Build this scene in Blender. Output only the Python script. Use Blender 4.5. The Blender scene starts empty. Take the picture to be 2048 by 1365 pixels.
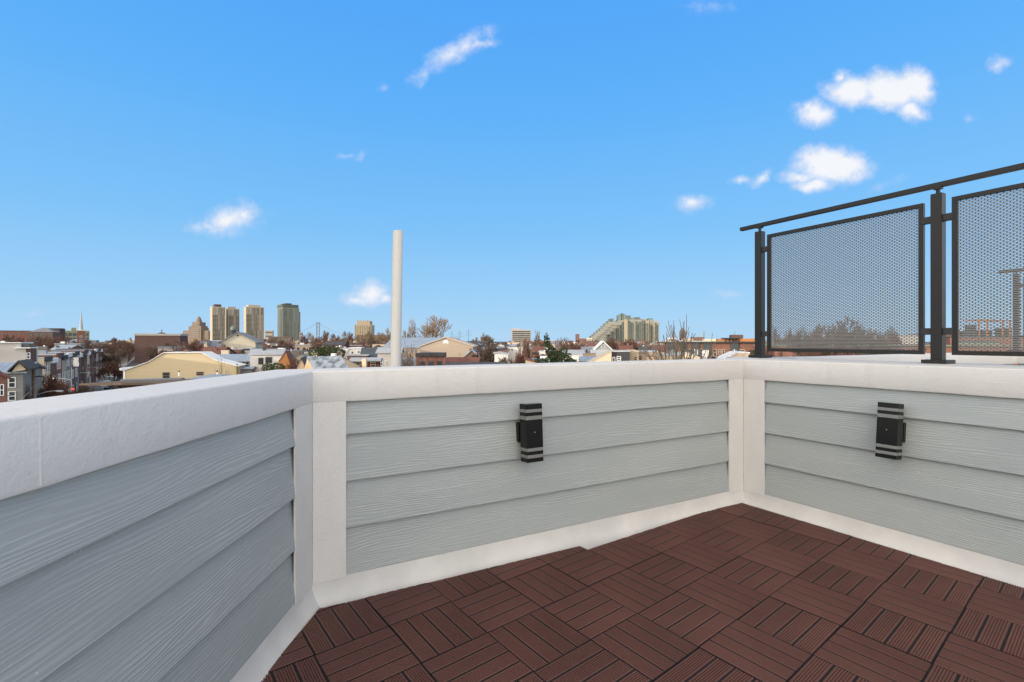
import bpy, bmesh, math, random
from mathutils import Vector, Matrix, noise as mnoise
R = math.radians
C = bpy.context.scene.collection
S = bpy.context.scene
E = 11.2106            # eye height above the street (the deck lies at 10 m)
DECK = 10.0
SUN_EL, SUN_DIR = R(9), Vector((-0.80, -0.60))   # towards the sun, on the ground plane
random.seed(7)

# ------------------------------------------------------------------ camera
cam = bpy.data.cameras.new('camera'); cam_o = bpy.data.objects.new('camera', cam); C.objects.link(cam_o)
cam_o.location = (0, 0, E); cam_o.rotation_euler = (R(90), 0, 0)
cam.sensor_width = 36; cam.lens = 1000 / 2048 * 36; cam.clip_end = 30000; cam.clip_start = 0.05
S.camera = cam_o
S.view_settings.view_transform = 'Standard'; S.view_settings.look = 'None'
S.view_settings.exposure = 0.0; S.view_settings.gamma = 1

# ------------------------------------------------------------------ sky
world = bpy.data.worlds.new('World'); S.world = world; world.use_nodes = True
def build_world():
    nt = world.node_tree; nt.nodes.clear(); L = nt.links.new
    def N(t, **k):
        n = nt.nodes.new(t)
        for a, b in k.items(): setattr(n, a, b)
        return n
    def M(op, a, b=None, c=None, clamp=False):
        n = N('ShaderNodeMath', operation=op, use_clamp=clamp)
        for i, v in enumerate((a, b, c)):
            if v is None: continue
            if isinstance(v, (int, float)): n.inputs[i].default_value = v
            else: L(v, n.inputs[i])
        return n.outputs[0]
    out = N('ShaderNodeOutputWorld'); bg = N('ShaderNodeBackground'); L(bg.outputs[0], out.inputs[0])
    tc = N('ShaderNodeTexCoord'); d = tc.outputs['Generated']
    sky = N('ShaderNodeTexSky', sky_type='NISHITA'); sky.sun_disc = False
    sky.sun_elevation = SUN_EL; sky.sun_rotation = math.atan2(SUN_DIR.x, SUN_DIR.y); sky.air_density = 1.0; sky.dust_density = 0.6; sky.ozone_density = 2.0
    sp = N('ShaderNodeSeparateXYZ'); L(d, sp.inputs[0]); x, y, z = sp.outputs
    # pale horizon to deep blue; unseen zenith whitened to add neutral fill light
    rp = N('ShaderNodeValToRGB'); L(M('MULTIPLY', z, 1.5, clamp=True), rp.inputs[0])
    cr = rp.color_ramp; cr.elements[0].position = 0; cr.elements[0].color = (0.46, 0.72, 0.96, 1)
    cr.elements[1].position = 1; cr.elements[1].color = (0.80, 0.80, 0.82, 1)
    for p, c in ((0.88, (0.088, 0.40, 1.01, 1)), (0.10, (0.37, 0.67, 0.98, 1)), (0.32, (0.22, 0.57, 1.0, 1)), (0.62, (0.122, 0.47, 1.01, 1))):
        e = cr.elements.new(p); e.color = c
    nm = N('ShaderNodeMix', data_type='RGBA', blend_type='MULTIPLY'); nm.inputs[0].default_value = 1
    L(sky.outputs[0], nm.inputs[6]); nm.inputs[7].default_value = (0.1, 0.1, 0.1, 1)
    mx = N('ShaderNodeMix', data_type='RGBA', blend_type='MIX'); mx.inputs[0].default_value = 0.92
    L(nm.outputs[2], mx.inputs[6]); L(rp.outputs[0], mx.inputs[7])
    # clouds, fixed to directions of the sky dome
    ys = M('MAXIMUM', y, 0.02); cb = N('ShaderNodeCombineXYZ')
    L(M('DIVIDE', x, ys), cb.inputs[0]); L(M('DIVIDE', z, ys), cb.inputs[1])
    wn = N('ShaderNodeTexNoise'); wn.inputs['Scale'].default_value = 26; wn.inputs['Detail'].default_value = 4
    L(cb.outputs[0], wn.inputs['Vector'])
    wv = N('ShaderNodeVectorMath', operation='MULTIPLY_ADD'); L(wn.outputs['Color'], wv.inputs[0])
    wv.inputs[1].default_value = (0.034, 0.030, 0); 
    sh = N('ShaderNodeVectorMath', operation='SUBTRACT'); L(cb.outputs[0], sh.inputs[0]); sh.inputs[1].default_value = (0.017, 0.015, 0)
    L(sh.outputs[0], wv.inputs[2])
    blobs = [(905,105,82,20,32,.70),(960,88,40,9,8,.62),(845,150,24,15,50,.5),(930,92,30,15,20,.7),
        (1705,182,50,27,0,1.3),(1785,182,65,34,0,1.4),(1832,172,32,34,0,1.3),(1822,220,30,20,-20,1.1),(1680,155,19,13,30,.9),(1852,188,22,10,0,.8),
        (1630,227,37,23,0,1.05),(1618,215,16,14,0,.9),(1655,330,58,33,0,1.35),(1690,335,48,26,0,1.3),(1595,354,36,14,0,.85),(1625,370,36,14,0,1.1),
        (1482,362,20,10,0,.7),(1520,354,22,10,35,.7),(1386,407,32,16,0,.75),(1378,412,22,10,0,.6),
        (462,440,54,27,12,.85),(420,457,44,14,0,.65),(490,432,30,26,0,.72),(382,452,8,16,0,.35),
        (742,588,32,24,0,1.0),(712,600,28,13,0,.8),(766,600,22,14,0,.85),(1998,128,24,15,20,.65),(1938,236,15,11,0,.4),
        (690,313,20,7,0,.36),(722,313,17,7,30,.36),(767,175,13,10,0,.36),(1448,586,36,12,0,.36),(1770,372,45,12,25,.3),(70,627,24,10,0,.3),(1960,655,60,14,0,.35),(1420,12,60,14,0,.3)]
    best = None
    for cx, cy, rx, ry, rot, w in blobs:
        mp = N('ShaderNodeMapping', vector_type='TEXTURE'); L(wv.outputs[0], mp.inputs[0])
        mp.inputs[1].default_value = ((cx-1024)/1000, (682-cy)/1000, 0); mp.inputs[2].default_value = (0, 0, R(rot)); mp.inputs[3].default_value = (rx*1.62/1000, ry*1.62/1000, 1)
        ln = N('ShaderNodeVectorMath', operation='LENGTH'); L(mp.outputs[0], ln.inputs[0])
        f = M('MULTIPLY_ADD', ln.outputs['Value'], -w, w)
        best = f if best is None else M('SMOOTH_MAX' if False else 'MAXIMUM', best, f)
    fn = N('ShaderNodeTexNoise'); fn.inputs['Scale'].default_value = 30; fn.inputs['Detail'].default_value = 7; fn.inputs['Roughness'].default_value = .68
    L(cb.outputs[0], fn.inputs['Vector'])
    nn = M('MULTIPLY_ADD', fn.outputs['Fac'], 0.90, -0.47)
    dens = M('ADD', best, nn); mr = N('ShaderNodeMapRange', interpolation_type='SMOOTHSTEP'); L(dens, mr.inputs[0])
    mr.inputs[1].default_value = -0.03; mr.inputs[2].default_value = 0.92; mr.inputs[3].default_value = 0; mr.inputs[4].default_value = 0.97
    inside = M('GREATER_THAN', best, 0.0); fr = M('GREATER_THAN', y, 0.03)
    cov = M('MULTIPLY', M('MULTIPLY', mr.outputs[0], M('MULTIPLY', best, 6, clamp=True)), fr)
    cl = N('ShaderNodeMix', data_type='RGBA'); L(cov, cl.inputs[0]); L(mx.outputs[2], cl.inputs[6]); 
    cc = N('ShaderNodeMix', data_type='RGBA'); L(M('MULTIPLY_ADD', dens, 1.3, -.1, clamp=True), cc.inputs[0]); cc.inputs[6].default_value = (0.60, 0.69, 0.93, 1); cc.inputs[7].default_value = (0.93, 0.94, 0.97, 1)
    L(cc.outputs[2], cl.inputs[7])
    # added warm glow towards the sun, out of view, brightens deck and walls
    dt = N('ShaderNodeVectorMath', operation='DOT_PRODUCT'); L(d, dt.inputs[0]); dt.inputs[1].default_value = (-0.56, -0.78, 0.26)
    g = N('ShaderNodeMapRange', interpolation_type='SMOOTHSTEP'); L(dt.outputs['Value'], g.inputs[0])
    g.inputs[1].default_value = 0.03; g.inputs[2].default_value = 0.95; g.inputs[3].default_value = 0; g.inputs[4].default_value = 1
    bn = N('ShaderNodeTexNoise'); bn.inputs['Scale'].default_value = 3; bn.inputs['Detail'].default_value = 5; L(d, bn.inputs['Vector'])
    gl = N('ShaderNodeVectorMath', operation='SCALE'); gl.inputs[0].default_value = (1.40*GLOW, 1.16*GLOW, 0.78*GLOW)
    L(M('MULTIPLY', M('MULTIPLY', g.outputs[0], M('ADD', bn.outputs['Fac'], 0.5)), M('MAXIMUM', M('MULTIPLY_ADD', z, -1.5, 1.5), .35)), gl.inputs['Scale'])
    g2 = N('ShaderNodeMapRange', interpolation_type='SMOOTHSTEP'); L(y, g2.inputs[0])  # second added lobe: broad fill light from the unseen sky behind
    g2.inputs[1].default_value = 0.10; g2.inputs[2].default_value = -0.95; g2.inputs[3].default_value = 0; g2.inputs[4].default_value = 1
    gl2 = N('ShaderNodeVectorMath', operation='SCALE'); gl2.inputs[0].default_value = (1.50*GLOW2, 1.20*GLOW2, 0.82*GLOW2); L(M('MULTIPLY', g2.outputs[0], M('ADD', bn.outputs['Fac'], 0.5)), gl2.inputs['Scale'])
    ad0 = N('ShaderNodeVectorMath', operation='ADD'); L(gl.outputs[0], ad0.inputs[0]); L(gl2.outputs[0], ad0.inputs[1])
    g3 = N('ShaderNodeMapRange', interpolation_type='SMOOTHSTEP'); L(x, g3.inputs[0])   # added pale glow just right of the frame, lights the left wall
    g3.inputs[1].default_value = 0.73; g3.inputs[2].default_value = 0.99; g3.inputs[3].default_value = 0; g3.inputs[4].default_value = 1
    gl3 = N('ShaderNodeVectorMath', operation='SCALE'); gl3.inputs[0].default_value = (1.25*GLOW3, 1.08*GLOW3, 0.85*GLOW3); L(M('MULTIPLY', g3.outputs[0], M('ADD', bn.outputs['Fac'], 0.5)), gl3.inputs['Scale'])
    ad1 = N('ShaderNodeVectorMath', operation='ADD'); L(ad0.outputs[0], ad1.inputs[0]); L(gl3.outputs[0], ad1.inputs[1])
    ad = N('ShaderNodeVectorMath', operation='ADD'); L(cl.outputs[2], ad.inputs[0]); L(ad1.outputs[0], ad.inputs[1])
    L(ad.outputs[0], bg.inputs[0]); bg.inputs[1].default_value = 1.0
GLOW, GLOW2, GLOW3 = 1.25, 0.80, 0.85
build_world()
sun = bpy.data.lights.new('sun', 'SUN'); sun.energy = 3.6; sun.angle = R(0.6); sun.color = (1.0, 0.88, 0.74)
sun_o = bpy.data.objects.new('sun', sun); C.objects.link(sun_o)
sd = Vector((SUN_DIR.x*math.cos(SUN_EL), SUN_DIR.y*math.cos(SUN_EL), math.sin(SUN_EL)))
sun_o.rotation_euler = (-sd).to_track_quat('-Z', 'Y').to_euler(); sun_o.location = (-20, -20, 40)

# ------------------------------------------------------------------ materials
MATS = {}
def mat(name, col, rough=0.8, var=0.12, scale=2.0, bump=0.0, bscale=None, metal=0, kind=None, col2=None, kp=1.0, spec=0.3, stretch=(1,1,1)):
    if name in MATS: return MATS[name]
    m = bpy.data.materials.new(name); m.use_nodes = True; nt = m.node_tree; L = nt.links.new
    b = nt.nodes['Principled BSDF']; b.inputs['Roughness'].default_value = rough; b.inputs['Metallic'].default_value = metal
    b.inputs['Specular IOR Level'].default_value = spec
    tc = nt.nodes.new('ShaderNodeTexCoord'); mp = nt.nodes.new('ShaderNodeMapping'); L(tc.outputs['Object'], mp.inputs[0]); mp.inputs[3].default_value = stretch
    n = nt.nodes.new('ShaderNodeTexNoise'); n.inputs['Scale'].default_value = scale; n.inputs['Detail'].default_value = 5; n.inputs['Roughness'].default_value = .6; L(mp.outputs[0], n.inputs['Vector'])
    mr = nt.nodes.new('ShaderNodeMapRange'); L(n.outputs['Fac'], mr.inputs[0]); mr.inputs[1].default_value = .25; mr.inputs[2].default_value = .75
    mr.inputs[3].default_value = 1-var; mr.inputs[4].default_value = 1+var
    base = None
    if kind == 'brick':
        br = nt.nodes.new('ShaderNodeTexBrick'); br.inputs['Scale'].default_value = 1.0*kp; br.inputs['Color1'].default_value = (*col,1)
        br.inputs['Color2'].default_value = (*(c*.72 for c in col),1); br.inputs['Mortar'].default_value = (*(col2 or tuple(min(1,c*1.5+.05) for c in col)),1)
        br.inputs['Mortar Size'].default_value = .02; br.inputs['Brick Width'].default_value = .5; br.inputs['Row Height'].default_value = .17
        sx = nt.nodes.new('ShaderNodeSeparateXYZ'); L(tc.outputs['Object'], sx.inputs[0]); ad = nt.nodes.new('ShaderNodeMath'); L(sx.outputs[0], ad.inputs[0]); L(sx.outputs[1], ad.inputs[1])
        cx = nt.nodes.new('ShaderNodeCombineXYZ'); L(ad.outputs[0], cx.inputs[0]); L(sx.outputs[2], cx.inputs[1]); L(cx.outputs[0], br.inputs['Vector']); base = br.outputs[0]
    elif kind in ('clap', 'seam', 'shingle'):
        sx = nt.nodes.new('ShaderNodeSeparateXYZ'); L(tc.outputs['Object'], sx.inputs[0])
        ma = nt.nodes.new('ShaderNodeMath'); ma.operation = 'MULTIPLY'; L(sx.outputs[0 if kind=='seam' else 2], ma.inputs[0]); ma.inputs[1].default_value = kp
        fr = nt.nodes.new('ShaderNodeMath'); fr.operation = 'FRACT'; L(ma.outputs[0], fr.inputs[0])
        rr = nt.nodes.new('ShaderNodeValToRGB'); L(fr.outputs[0], rr.inputs[0]); rr.color_ramp.elements[0].position = .0; rr.color_ramp.elements[0].color = (*(c*.55 for c in col),1)
        rr.color_ramp.elements[1].position = .16; rr.color_ramp.elements[1].color = (*col,1); base = rr.outputs[0]
    mx = nt.nodes.new('ShaderNodeMix'); mx.data_type = 'RGBA'; mx.blend_type = 'MULTIPLY'; mx.inputs[0].default_value = 1
    if base is not None: L(base, mx.inputs[6])
    elif col2:
        m2 = nt.nodes.new('ShaderNodeMix'); m2.data_type='RGBA'; m2.inputs[6].default_value=(*col,1); m2.inputs[7].default_value=(*col2,1)
        n2 = nt.nodes.new('ShaderNodeTexNoise'); n2.inputs['Scale'].default_value=scale*kp; n2.inputs['Detail'].default_value=4; L(mp.outputs[0], n2.inputs['Vector'])
        r2 = nt.nodes.new('ShaderNodeMapRange'); L(n2.outputs['Fac'], r2.inputs[0]); r2.inputs[1].default_value=.4; r2.inputs[2].default_value=.6; L(r2.outputs[0], m2.inputs[0]); L(m2.outputs[2], mx.inputs[6])
    else: mx.inputs[6].default_value = (*col, 1)
    L(mr.outputs[0], mx.inputs[7]); L(mx.outputs[2], b.inputs['Base Color'])
    if bump:
        nb = nt.nodes.new('ShaderNodeTexNoise'); nb.inputs['Scale'].default_value = bscale or scale*6; nb.inputs['Detail'].default_value = 4; L(mp.outputs[0], nb.inputs['Vector'])
        bp = nt.nodes.new('ShaderNodeBump'); bp.inputs['Strength'].default_value = bump; bp.inputs['Distance'].default_value = .01; L(nb.outputs['Fac'], bp.inputs['Height']); L(bp.outputs[0], b.inputs['Normal'])
    MATS[name] = m; return m
def glow_mat(name, col, s):
    m = mat(name, col); b = m.node_tree.nodes['Principled BSDF']; b.inputs['Emission Color'].default_value = (*col,1); b.inputs['Emission Strength'].default_value = s; return m

def coping_material():
    # sprayed white coating: orange-peel bump, faint streaks and rust-grey runs
    m = bpy.data.materials.new('white_coating'); m.use_nodes = True; nt = m.node_tree; L = nt.links.new; N = nt.nodes.new
    b = nt.nodes['Principled BSDF']; b.inputs['Roughness'].default_value = .62; b.inputs['Specular IOR Level'].default_value = .25
    tc = N('ShaderNodeTexCoord')
    def noise(sc, st, det=4, ro=.6):
        mp = N('ShaderNodeMapping'); L(tc.outputs['Object'], mp.inputs[0]); mp.inputs[3].default_value = st
        n = N('ShaderNodeTexNoise'); n.inputs['Scale'].default_value = sc; n.inputs['Detail'].default_value = det; n.inputs['Roughness'].default_value = ro; L(mp.outputs[0], n.inputs['Vector']); return n.outputs['Fac']
    def ramp(src, a, bb, c0, c1):
        r = N('ShaderNodeValToRGB'); L(src, r.inputs[0]); r.color_ramp.elements[0].position = a; r.color_ramp.elements[1].position = bb; r.color_ramp.elements[0].color = (*c0,1); r.color_ramp.elements[1].color = (*c1,1); return r.outputs[0]
    def mul(a, c):
        x = N('ShaderNodeMix'); x.data_type = 'RGBA'; x.blend_type = 'MULTIPLY'; x.inputs[0].default_value = 1; L(a, x.inputs[6]); L(c, x.inputs[7]); return x.outputs[2]
    c = ramp(noise(1.3, (1,1,1)), .3, .7, (.60,.60,.605), (.67,.66,.65))
    c = mul(c, ramp(noise(9, (1,1,.12)), .28, .42, (.93,.92,.91), (1,1,1)))
    c = mul(c, ramp(noise(38, (1,1,1), 3), .28, .36, (.90,.88,.86), (1,1,1)))
    L(c, b.inputs['Base Color'])
    ad = N('ShaderNodeMath'); ad.operation = 'MULTIPLY_ADD'; L(noise(110, (1,1,1), 3), ad.inputs[0]); ad.inputs[1].default_value = .6; L(noise(28, (1,1,1), 2), ad.inputs[2])
    bp = N('ShaderNodeBump'); bp.inputs['Strength'].default_value = .55; bp.inputs['Distance'].default_value = .0042; L(ad.outputs[0], bp.inputs['Height']); L(bp.outputs[0], b.inputs['Normal'])
    return m
def siding_material():
    # fibre-cement boards with embossed cedar grain; local X runs along the board, Z up
    m = bpy.data.materials.new('grey_board'); m.use_nodes = True; nt = m.node_tree; L = nt.links.new; N = nt.nodes.new
    b = nt.nodes['Principled BSDF']; b.inputs['Roughness'].default_value = .5; b.inputs['Specular IOR Level'].default_value = .35
    tc = N('ShaderNodeTexCoord'); sx = N('ShaderNodeSeparateXYZ'); L(tc.outputs['Object'], sx.inputs[0])
    def M(op, a, c=None, d=None, cl=False):
        n = N('ShaderNodeMath'); n.operation = op; n.use_clamp = cl
        for i, v in enumerate((a, c, d)):
            if v is None: continue
            if isinstance(v, (int, float)): n.inputs[i].default_value = v
            else: L(v, n.inputs[i])
        return n.outputs[0]
    row = M('FLOOR', M('DIVIDE', M('SUBTRACT', sx.outputs[2], .09), .224))
    xo = M('MULTIPLY_ADD', row, 7.31, sx.outputs[0])
    def noise(xs, zs, det=2, off=0):
        cb = N('ShaderNodeCombineXYZ'); L(M('MULTIPLY', xo, xs), cb.inputs[0]); L(M('MULTIPLY', sx.outputs[2], zs), cb.inputs[1]); cb.inputs[2].default_value = off
        n = N('ShaderNodeTexNoise'); n.inputs['Scale'].default_value = 1; n.inputs['Detail'].default_value = det; L(cb.outputs[0], n.inputs['Vector']); return n.outputs['Fac']
    big = noise(1.3, 7, 2); fine = noise(5, 70, 2, 4); 
    ph = M('MULTIPLY_ADD', sx.outputs[2], 92, M('MULTIPLY_ADD', big, 8, M('MULTIPLY', fine, 1.6)))
    rid = M('SINE', M('MULTIPLY', ph, 6.283 * .9))
    rid = M('POWER', M('MULTIPLY_ADD', rid, .5, .5), 2.2)
    amp = M('MULTIPLY_ADD', noise(1.7, 9, 2, 9), 3.0, -.9, cl=True)
    h = M('MULTIPLY', rid, M('ADD', amp, .12))
    h = M('ADD', h, M('MULTIPLY', noise(18, 190, 2, 2), .45))
    bp = N('ShaderNodeBump'); bp.inputs['Strength'].default_value = .5; bp.inputs['Distance'].default_value = .0018; L(h, bp.inputs['Height']); L(bp.outputs[0], b.inputs['Normal'])
    r = N('ShaderNodeValToRGB'); L(M('MULTIPLY_ADD', h, .35, M('MULTIPLY', noise(.8, 2.5, 4, 20), .75)), r.inputs[0])
    r.color_ramp.elements[0].position = .3; r.color_ramp.elements[0].color = (.300,.335,.348,1); r.color_ramp.elements[1].position = .75; r.color_ramp.elements[1].color = (.385,.418,.430,1)
    # scuffs and small chalky specks
    sp = N('ShaderNodeTexNoise'); sp.inputs['Scale'].default_value = 120; sp.inputs['Detail'].default_value = 1; L(tc.outputs['Object'], sp.inputs['Vector'])
    k = M('MULTIPLY', M('GREATER_THAN', sp.outputs['Fac'], .765), M('GREATER_THAN', noise(2.2, 4, 1, 33), .56))
    mx = N('ShaderNodeMix'); mx.data_type = 'RGBA'; L(k, mx.inputs[0]); L(r.outputs[0], mx.inputs[6]); mx.inputs[7].default_value = (.62,.63,.63,1)
    L(mx.outputs[2], b.inputs['Base Color']); return m
def slat_material():
    m = mat('brown_composite', (.112,.051,.042), .62, .22, 2.2, .25, 180, spec=.28)
    nt = m.node_tree; L = nt.links.new; mul = [n for n in nt.nodes if n.type == 'MIX'][-1]
    oi = nt.nodes.new('ShaderNodeObjectInfo'); mr = nt.nodes.new('ShaderNodeMapRange'); L(oi.outputs['Random'], mr.inputs[0]); mr.inputs[3].default_value = .93; mr.inputs[4].default_value = 1.07
    m3 = nt.nodes.new('ShaderNodeMix'); m3.data_type='RGBA'; m3.blend_type='MULTIPLY'; m3.inputs[0].default_value=1
    L(mul.outputs[2], m3.inputs[6]); L(mr.outputs[0], m3.inputs[7]); L(m3.outputs[2], nt.nodes['Principled BSDF'].inputs['Base Color'])
    # dusty scuffs
    return m
M_coat = coping_material(); M_side = siding_material(); M_slat = slat_material()
M_trim = mat('white_trim', (.61,.61,.605), .55, .05, 5, .25, 90)
M_memb = mat('white_membrane', (.53,.535,.54), .6, .10, 3, .2, 20, col2=(.60,.60,.59), kp=.5)
M_under = mat('black_plastic', (.006,.0055,.0055), .6)
M_rail = mat('dark_bronze_paint', (.009,.0082,.008), .42, .06, 6, .05, 200, spec=.4)
M_wire = mat('galvanised_wire', (.22,.22,.215), .45, .05, 6, metal=.3, spec=.6)  # horizontal wires: the sky's reflection is put into their lighter colour
M_wire2 = mat('dark_wire', (.02,.02,.021), .5, .05, 6)
M_lampb = mat('black_lamp_paint', (.0045,.0045,.005), .35, .05, 5, spec=.25)
M_screw = mat('steel_screw', (.7,.7,.7), .25, .02, 5, metal=.8)
M_pipe = mat('white_plastic_pipe', (.54,.535,.51), .4, .05, 1.5, spec=.4, stretch=(1,1,.2))
def glass_mat(name, col, rough=.06, alpha=.45):
    m = bpy.data.materials.new(name); m.use_nodes = True; b = m.node_tree.nodes['Principled BSDF']
    b.inputs['Base Color'].default_value = (*col,1); b.inputs['Roughness'].default_value = rough; b.inputs['Transmission Weight'].default_value = alpha; b.inputs['IOR'].default_value = 1.45
    n = m.node_tree.nodes.new('ShaderNodeTexNoise'); n.inputs['Scale'].default_value = 60; bp = m.node_tree.nodes.new('ShaderNodeBump'); bp.inputs['Strength'].default_value = .25; bp.inputs['Distance'].default_value = .002
    m.node_tree.links.new(n.outputs['Fac'], bp.inputs['Height']); m.node_tree.links.new(bp.outputs[0], b.inputs['Normal'])
    return m
M_acryl = glass_mat('clear_acrylic', (.26,.27,.27), .15, .35)
M_glass = mat('window_glass', (.03,.04,.05), .12, .3, .6, spec=.7)
M_glass2 = mat('window_glass_pale', (.16,.19,.22), .2, .35, .8, spec=.6)
M_white = mat('white_paint', (.76,.76,.74), .6, .07, 2)
M_dark = mat('dark_metal', (.03,.03,.033), .5, .15, 2)
M_grey = mat('grey_metal', (.30,.32,.34), .45, .12, 2, metal=.3)

# ------------------------------------------------------------------ helpers
class MB:
    def __init__(s): s.v = []; s.f = []; s.mi = []; s.cur = 0
    def add(s, vs, fs):
        o = len(s.v); s.v += [tuple(v) for v in vs]; s.f += [tuple(i+o for i in f) for f in fs]; s.mi += [s.cur]*len(fs); return s
    def box(s, x0, y0, z0, x1, y1, z1, mtx=None):
        vs = [(x0,y0,z0),(x1,y0,z0),(x1,y1,z0),(x0,y1,z0),(x0,y0,z1),(x1,y0,z1),(x1,y1,z1),(x0,y1,z1)]
        if mtx: vs = [mtx @ Vector(v) for v in vs]
        return s.add(vs, [(0,3,2,1),(4,5,6,7),(0,1,5,4),(1,2,6,5),(2,3,7,6),(3,0,4,7)])
    def prism(s, poly, h0, h1, axis='z', mtx=None):
        n = len(poly)
        def P(a, b, h): return {'z':(a,b,h),'y':(a,h,b),'x':(h,a,b)}[axis]
        vs = [P(a,b,h0) for a,b in poly]+[P(a,b,h1) for a,b in poly]
        if mtx: vs = [mtx @ Vector(v) for v in vs]
        fs = [tuple(range(n))[::-1], tuple(range(n,2*n))]+[(i,(i+1)%n,n+(i+1)%n,n+i) for i in range(n)]
        return s.add(vs, fs)
    def tube(s, p, q, r0, r1=None, n=8, cap=True):
        p, q = Vector(p), Vector(q); r1 = r0 if r1 is None else r1; d = (q-p)
        if d.length < 1e-9: return s
        d.normalize(); a = d.orthogonal().normalized(); b = d.cross(a); vs = []
        for c, r in ((p,r0),(q,r1)):
            for i in range(n):
                t = 2*math.pi*i/n; vs.append(c + a*math.cos(t)*r + b*math.sin(t)*r)
        fs = [(i,(i+1)%n,n+(i+1)%n,n+i) for i in range(n)]
        if cap: fs += [tuple(range(n))[::-1], tuple(range(n,2*n))]
        return s.add(vs, fs)
    def path(s, pts, r, n=6):
        for a, b in zip(pts, pts[1:]): s.tube(a, b, r, r, n)
        return s
    def build(s, name, m, parent=None, loc=None, rot=None, smooth=False, bevel=0, label=None):
        me = bpy.data.meshes.new(name); me.from_pydata(s.v, [], s.f)
        for mm in (m if isinstance(m, (list, tuple)) else [m]): me.materials.append(mm)
        me.polygons.foreach_set('material_index', s.mi)
        if not s.nofix:
            bm = bmesh.new(); bm.from_mesh(me); bmesh.ops.recalc_face_normals(bm, faces=bm.faces)
            if bevel:
                es = [e for e in bm.edges if len(e.link_faces) == 2 and e.calc_face_angle(0) > .6]
                bmesh.ops.bevel(bm, geom=es, offset=bevel, segments=2, affect='EDGES', clamp_overlap=True)
            bm.to_mesh(me); bm.free()
        if smooth:
            me.polygons.foreach_set('use_smooth', [True]*len(me.polygons)); me.set_sharp_from_angle(angle=R(42))
        o = bpy.data.objects.new(name, me); C.objects.link(o)
        if parent: o.parent = parent
        if loc is not None: o.location = loc
        if rot is not None: o.rotation_euler = rot
        if label: o['label'] = label
        return o
    nofix = False
TOP = []
def tag(o, label, cat, group=None, kind=None):
    if kind: o['kind'] = kind; return o
    o['label'] = label; o['category'] = cat
    if group: o['group'] = group
    TOP.append(o); return o
def thing(name, label, cat, loc=(0,0,0), rot=0, group=None):
    o = bpy.data.objects.new(name, None); C.objects.link(o); o.location = loc; o.rotation_euler = (0,0,rot) if not isinstance(rot, tuple) else rot
    o.empty_display_size = .2
    return tag(o, label, cat, group)
def copy_tree(o, parent=None):
    c = o.copy(); C.objects.link(c); c.parent = parent
    for ch in list(o.children): copy_tree(ch, c)
    return c
def W(x, y, Y): return Vector(((x-1024)/1000*Y, Y, E-(y-682)/1000*Y))
def K(x): return (x-1024)/1000
def Z(y, Y): return E-(y-682)/1000*Y

# ================================================================== the roof deck
PA0 = Vector((-.924,-2.6)); PAB = Vector((-.924,2.32)); PBC = Vector((1.76,3.80))
dA = Vector((0,1)); dB = (PBC-PAB).normalized(); dC = Vector((.518,-.855)).normalized(); PC = PBC + dC*6.5
def nrm(d): return Vector((-d.y, d.x))
nA, nB, nC = nrm(dA), nrm(dB), nrm(dC)
def miter(n1, n2): return (n1+n2)/(1+n1.dot(n2))
MAB, MBC = miter(nA,nB), miter(nB,nC)
def sweep(mb, p0, p1, m0, m1, prof, seg=1, closed=True, jit=None):
    rows = []
    for k in range(seg+1):
        t = k/seg; b = p0.lerp(p1, t); m = m0.lerp(m1, t)
        if 0 < k < seg and seg > 1:      # interior rows keep the straight offset
            d = (p1-p0).normalized(); n = nrm(d); L = (p1-p0).length
            def off(o):
                s0 = (m0*o).dot(d); s1 = L + (m1*o).dot(d); return p0 + d*(s0+(s1-s0)*t) + n*o
        else:
            def off(o, b=b, m=m): return b + m*o
        row = []
        for i, (o, z) in enumerate(prof):
            q = off(o); dz = jit(k, i, q) if jit else 0
            row.append((q.x, q.y, DECK+z+dz))
        rows.append(row)
    n = len(prof); vs = [v for r in rows for v in r]; fs = []
    for k in range(seg):
        for i in range(n if closed else n-1):
            j = (i+1) % n; fs.append((k*n+i, k*n+j, (k+1)*n+j, (k+1)*n+i))
    if closed: fs += [tuple(range(n)), tuple(seg*n+i for i in range(n))[::-1]]
    mb.add(vs, fs)
def rounded(w, zb=.92, zt=1.07, r=.008):
    p = [(.030,zb+.004),(.004,zb+.002),(0,zb+.008)]
    for k in range(4):
        a = R(90*k/3); p.append((r-r*math.cos(a)+ .0, zt-r+r*math.sin(a)))
    p += [(w-r, zt),(w, zt-r),(w, zb),(w-.03, zb)]
    return p
def jit(k, i, q):
    if i < 3: return .0030*mnoise.noise((q.x*3.1, q.y*3.1, 0)) + .0012*mnoise.noise((q.x*19, q.y*19, 5))
    return .0016*mnoise.noise((q.x*2.3, q.y*2.3, 7))
def to_local(o, origin, d):
    # re-express a mesh built in world space in the frame of its wall (X along the wall)
    a = math.atan2(d.y, d.x); Mx = Matrix.Translation((origin.x, origin.y, DECK)) @ Matrix.Rotation(a, 4, 'Z')
    o.data.transform(Mx.inverted()); o.matrix_world = Mx
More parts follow.
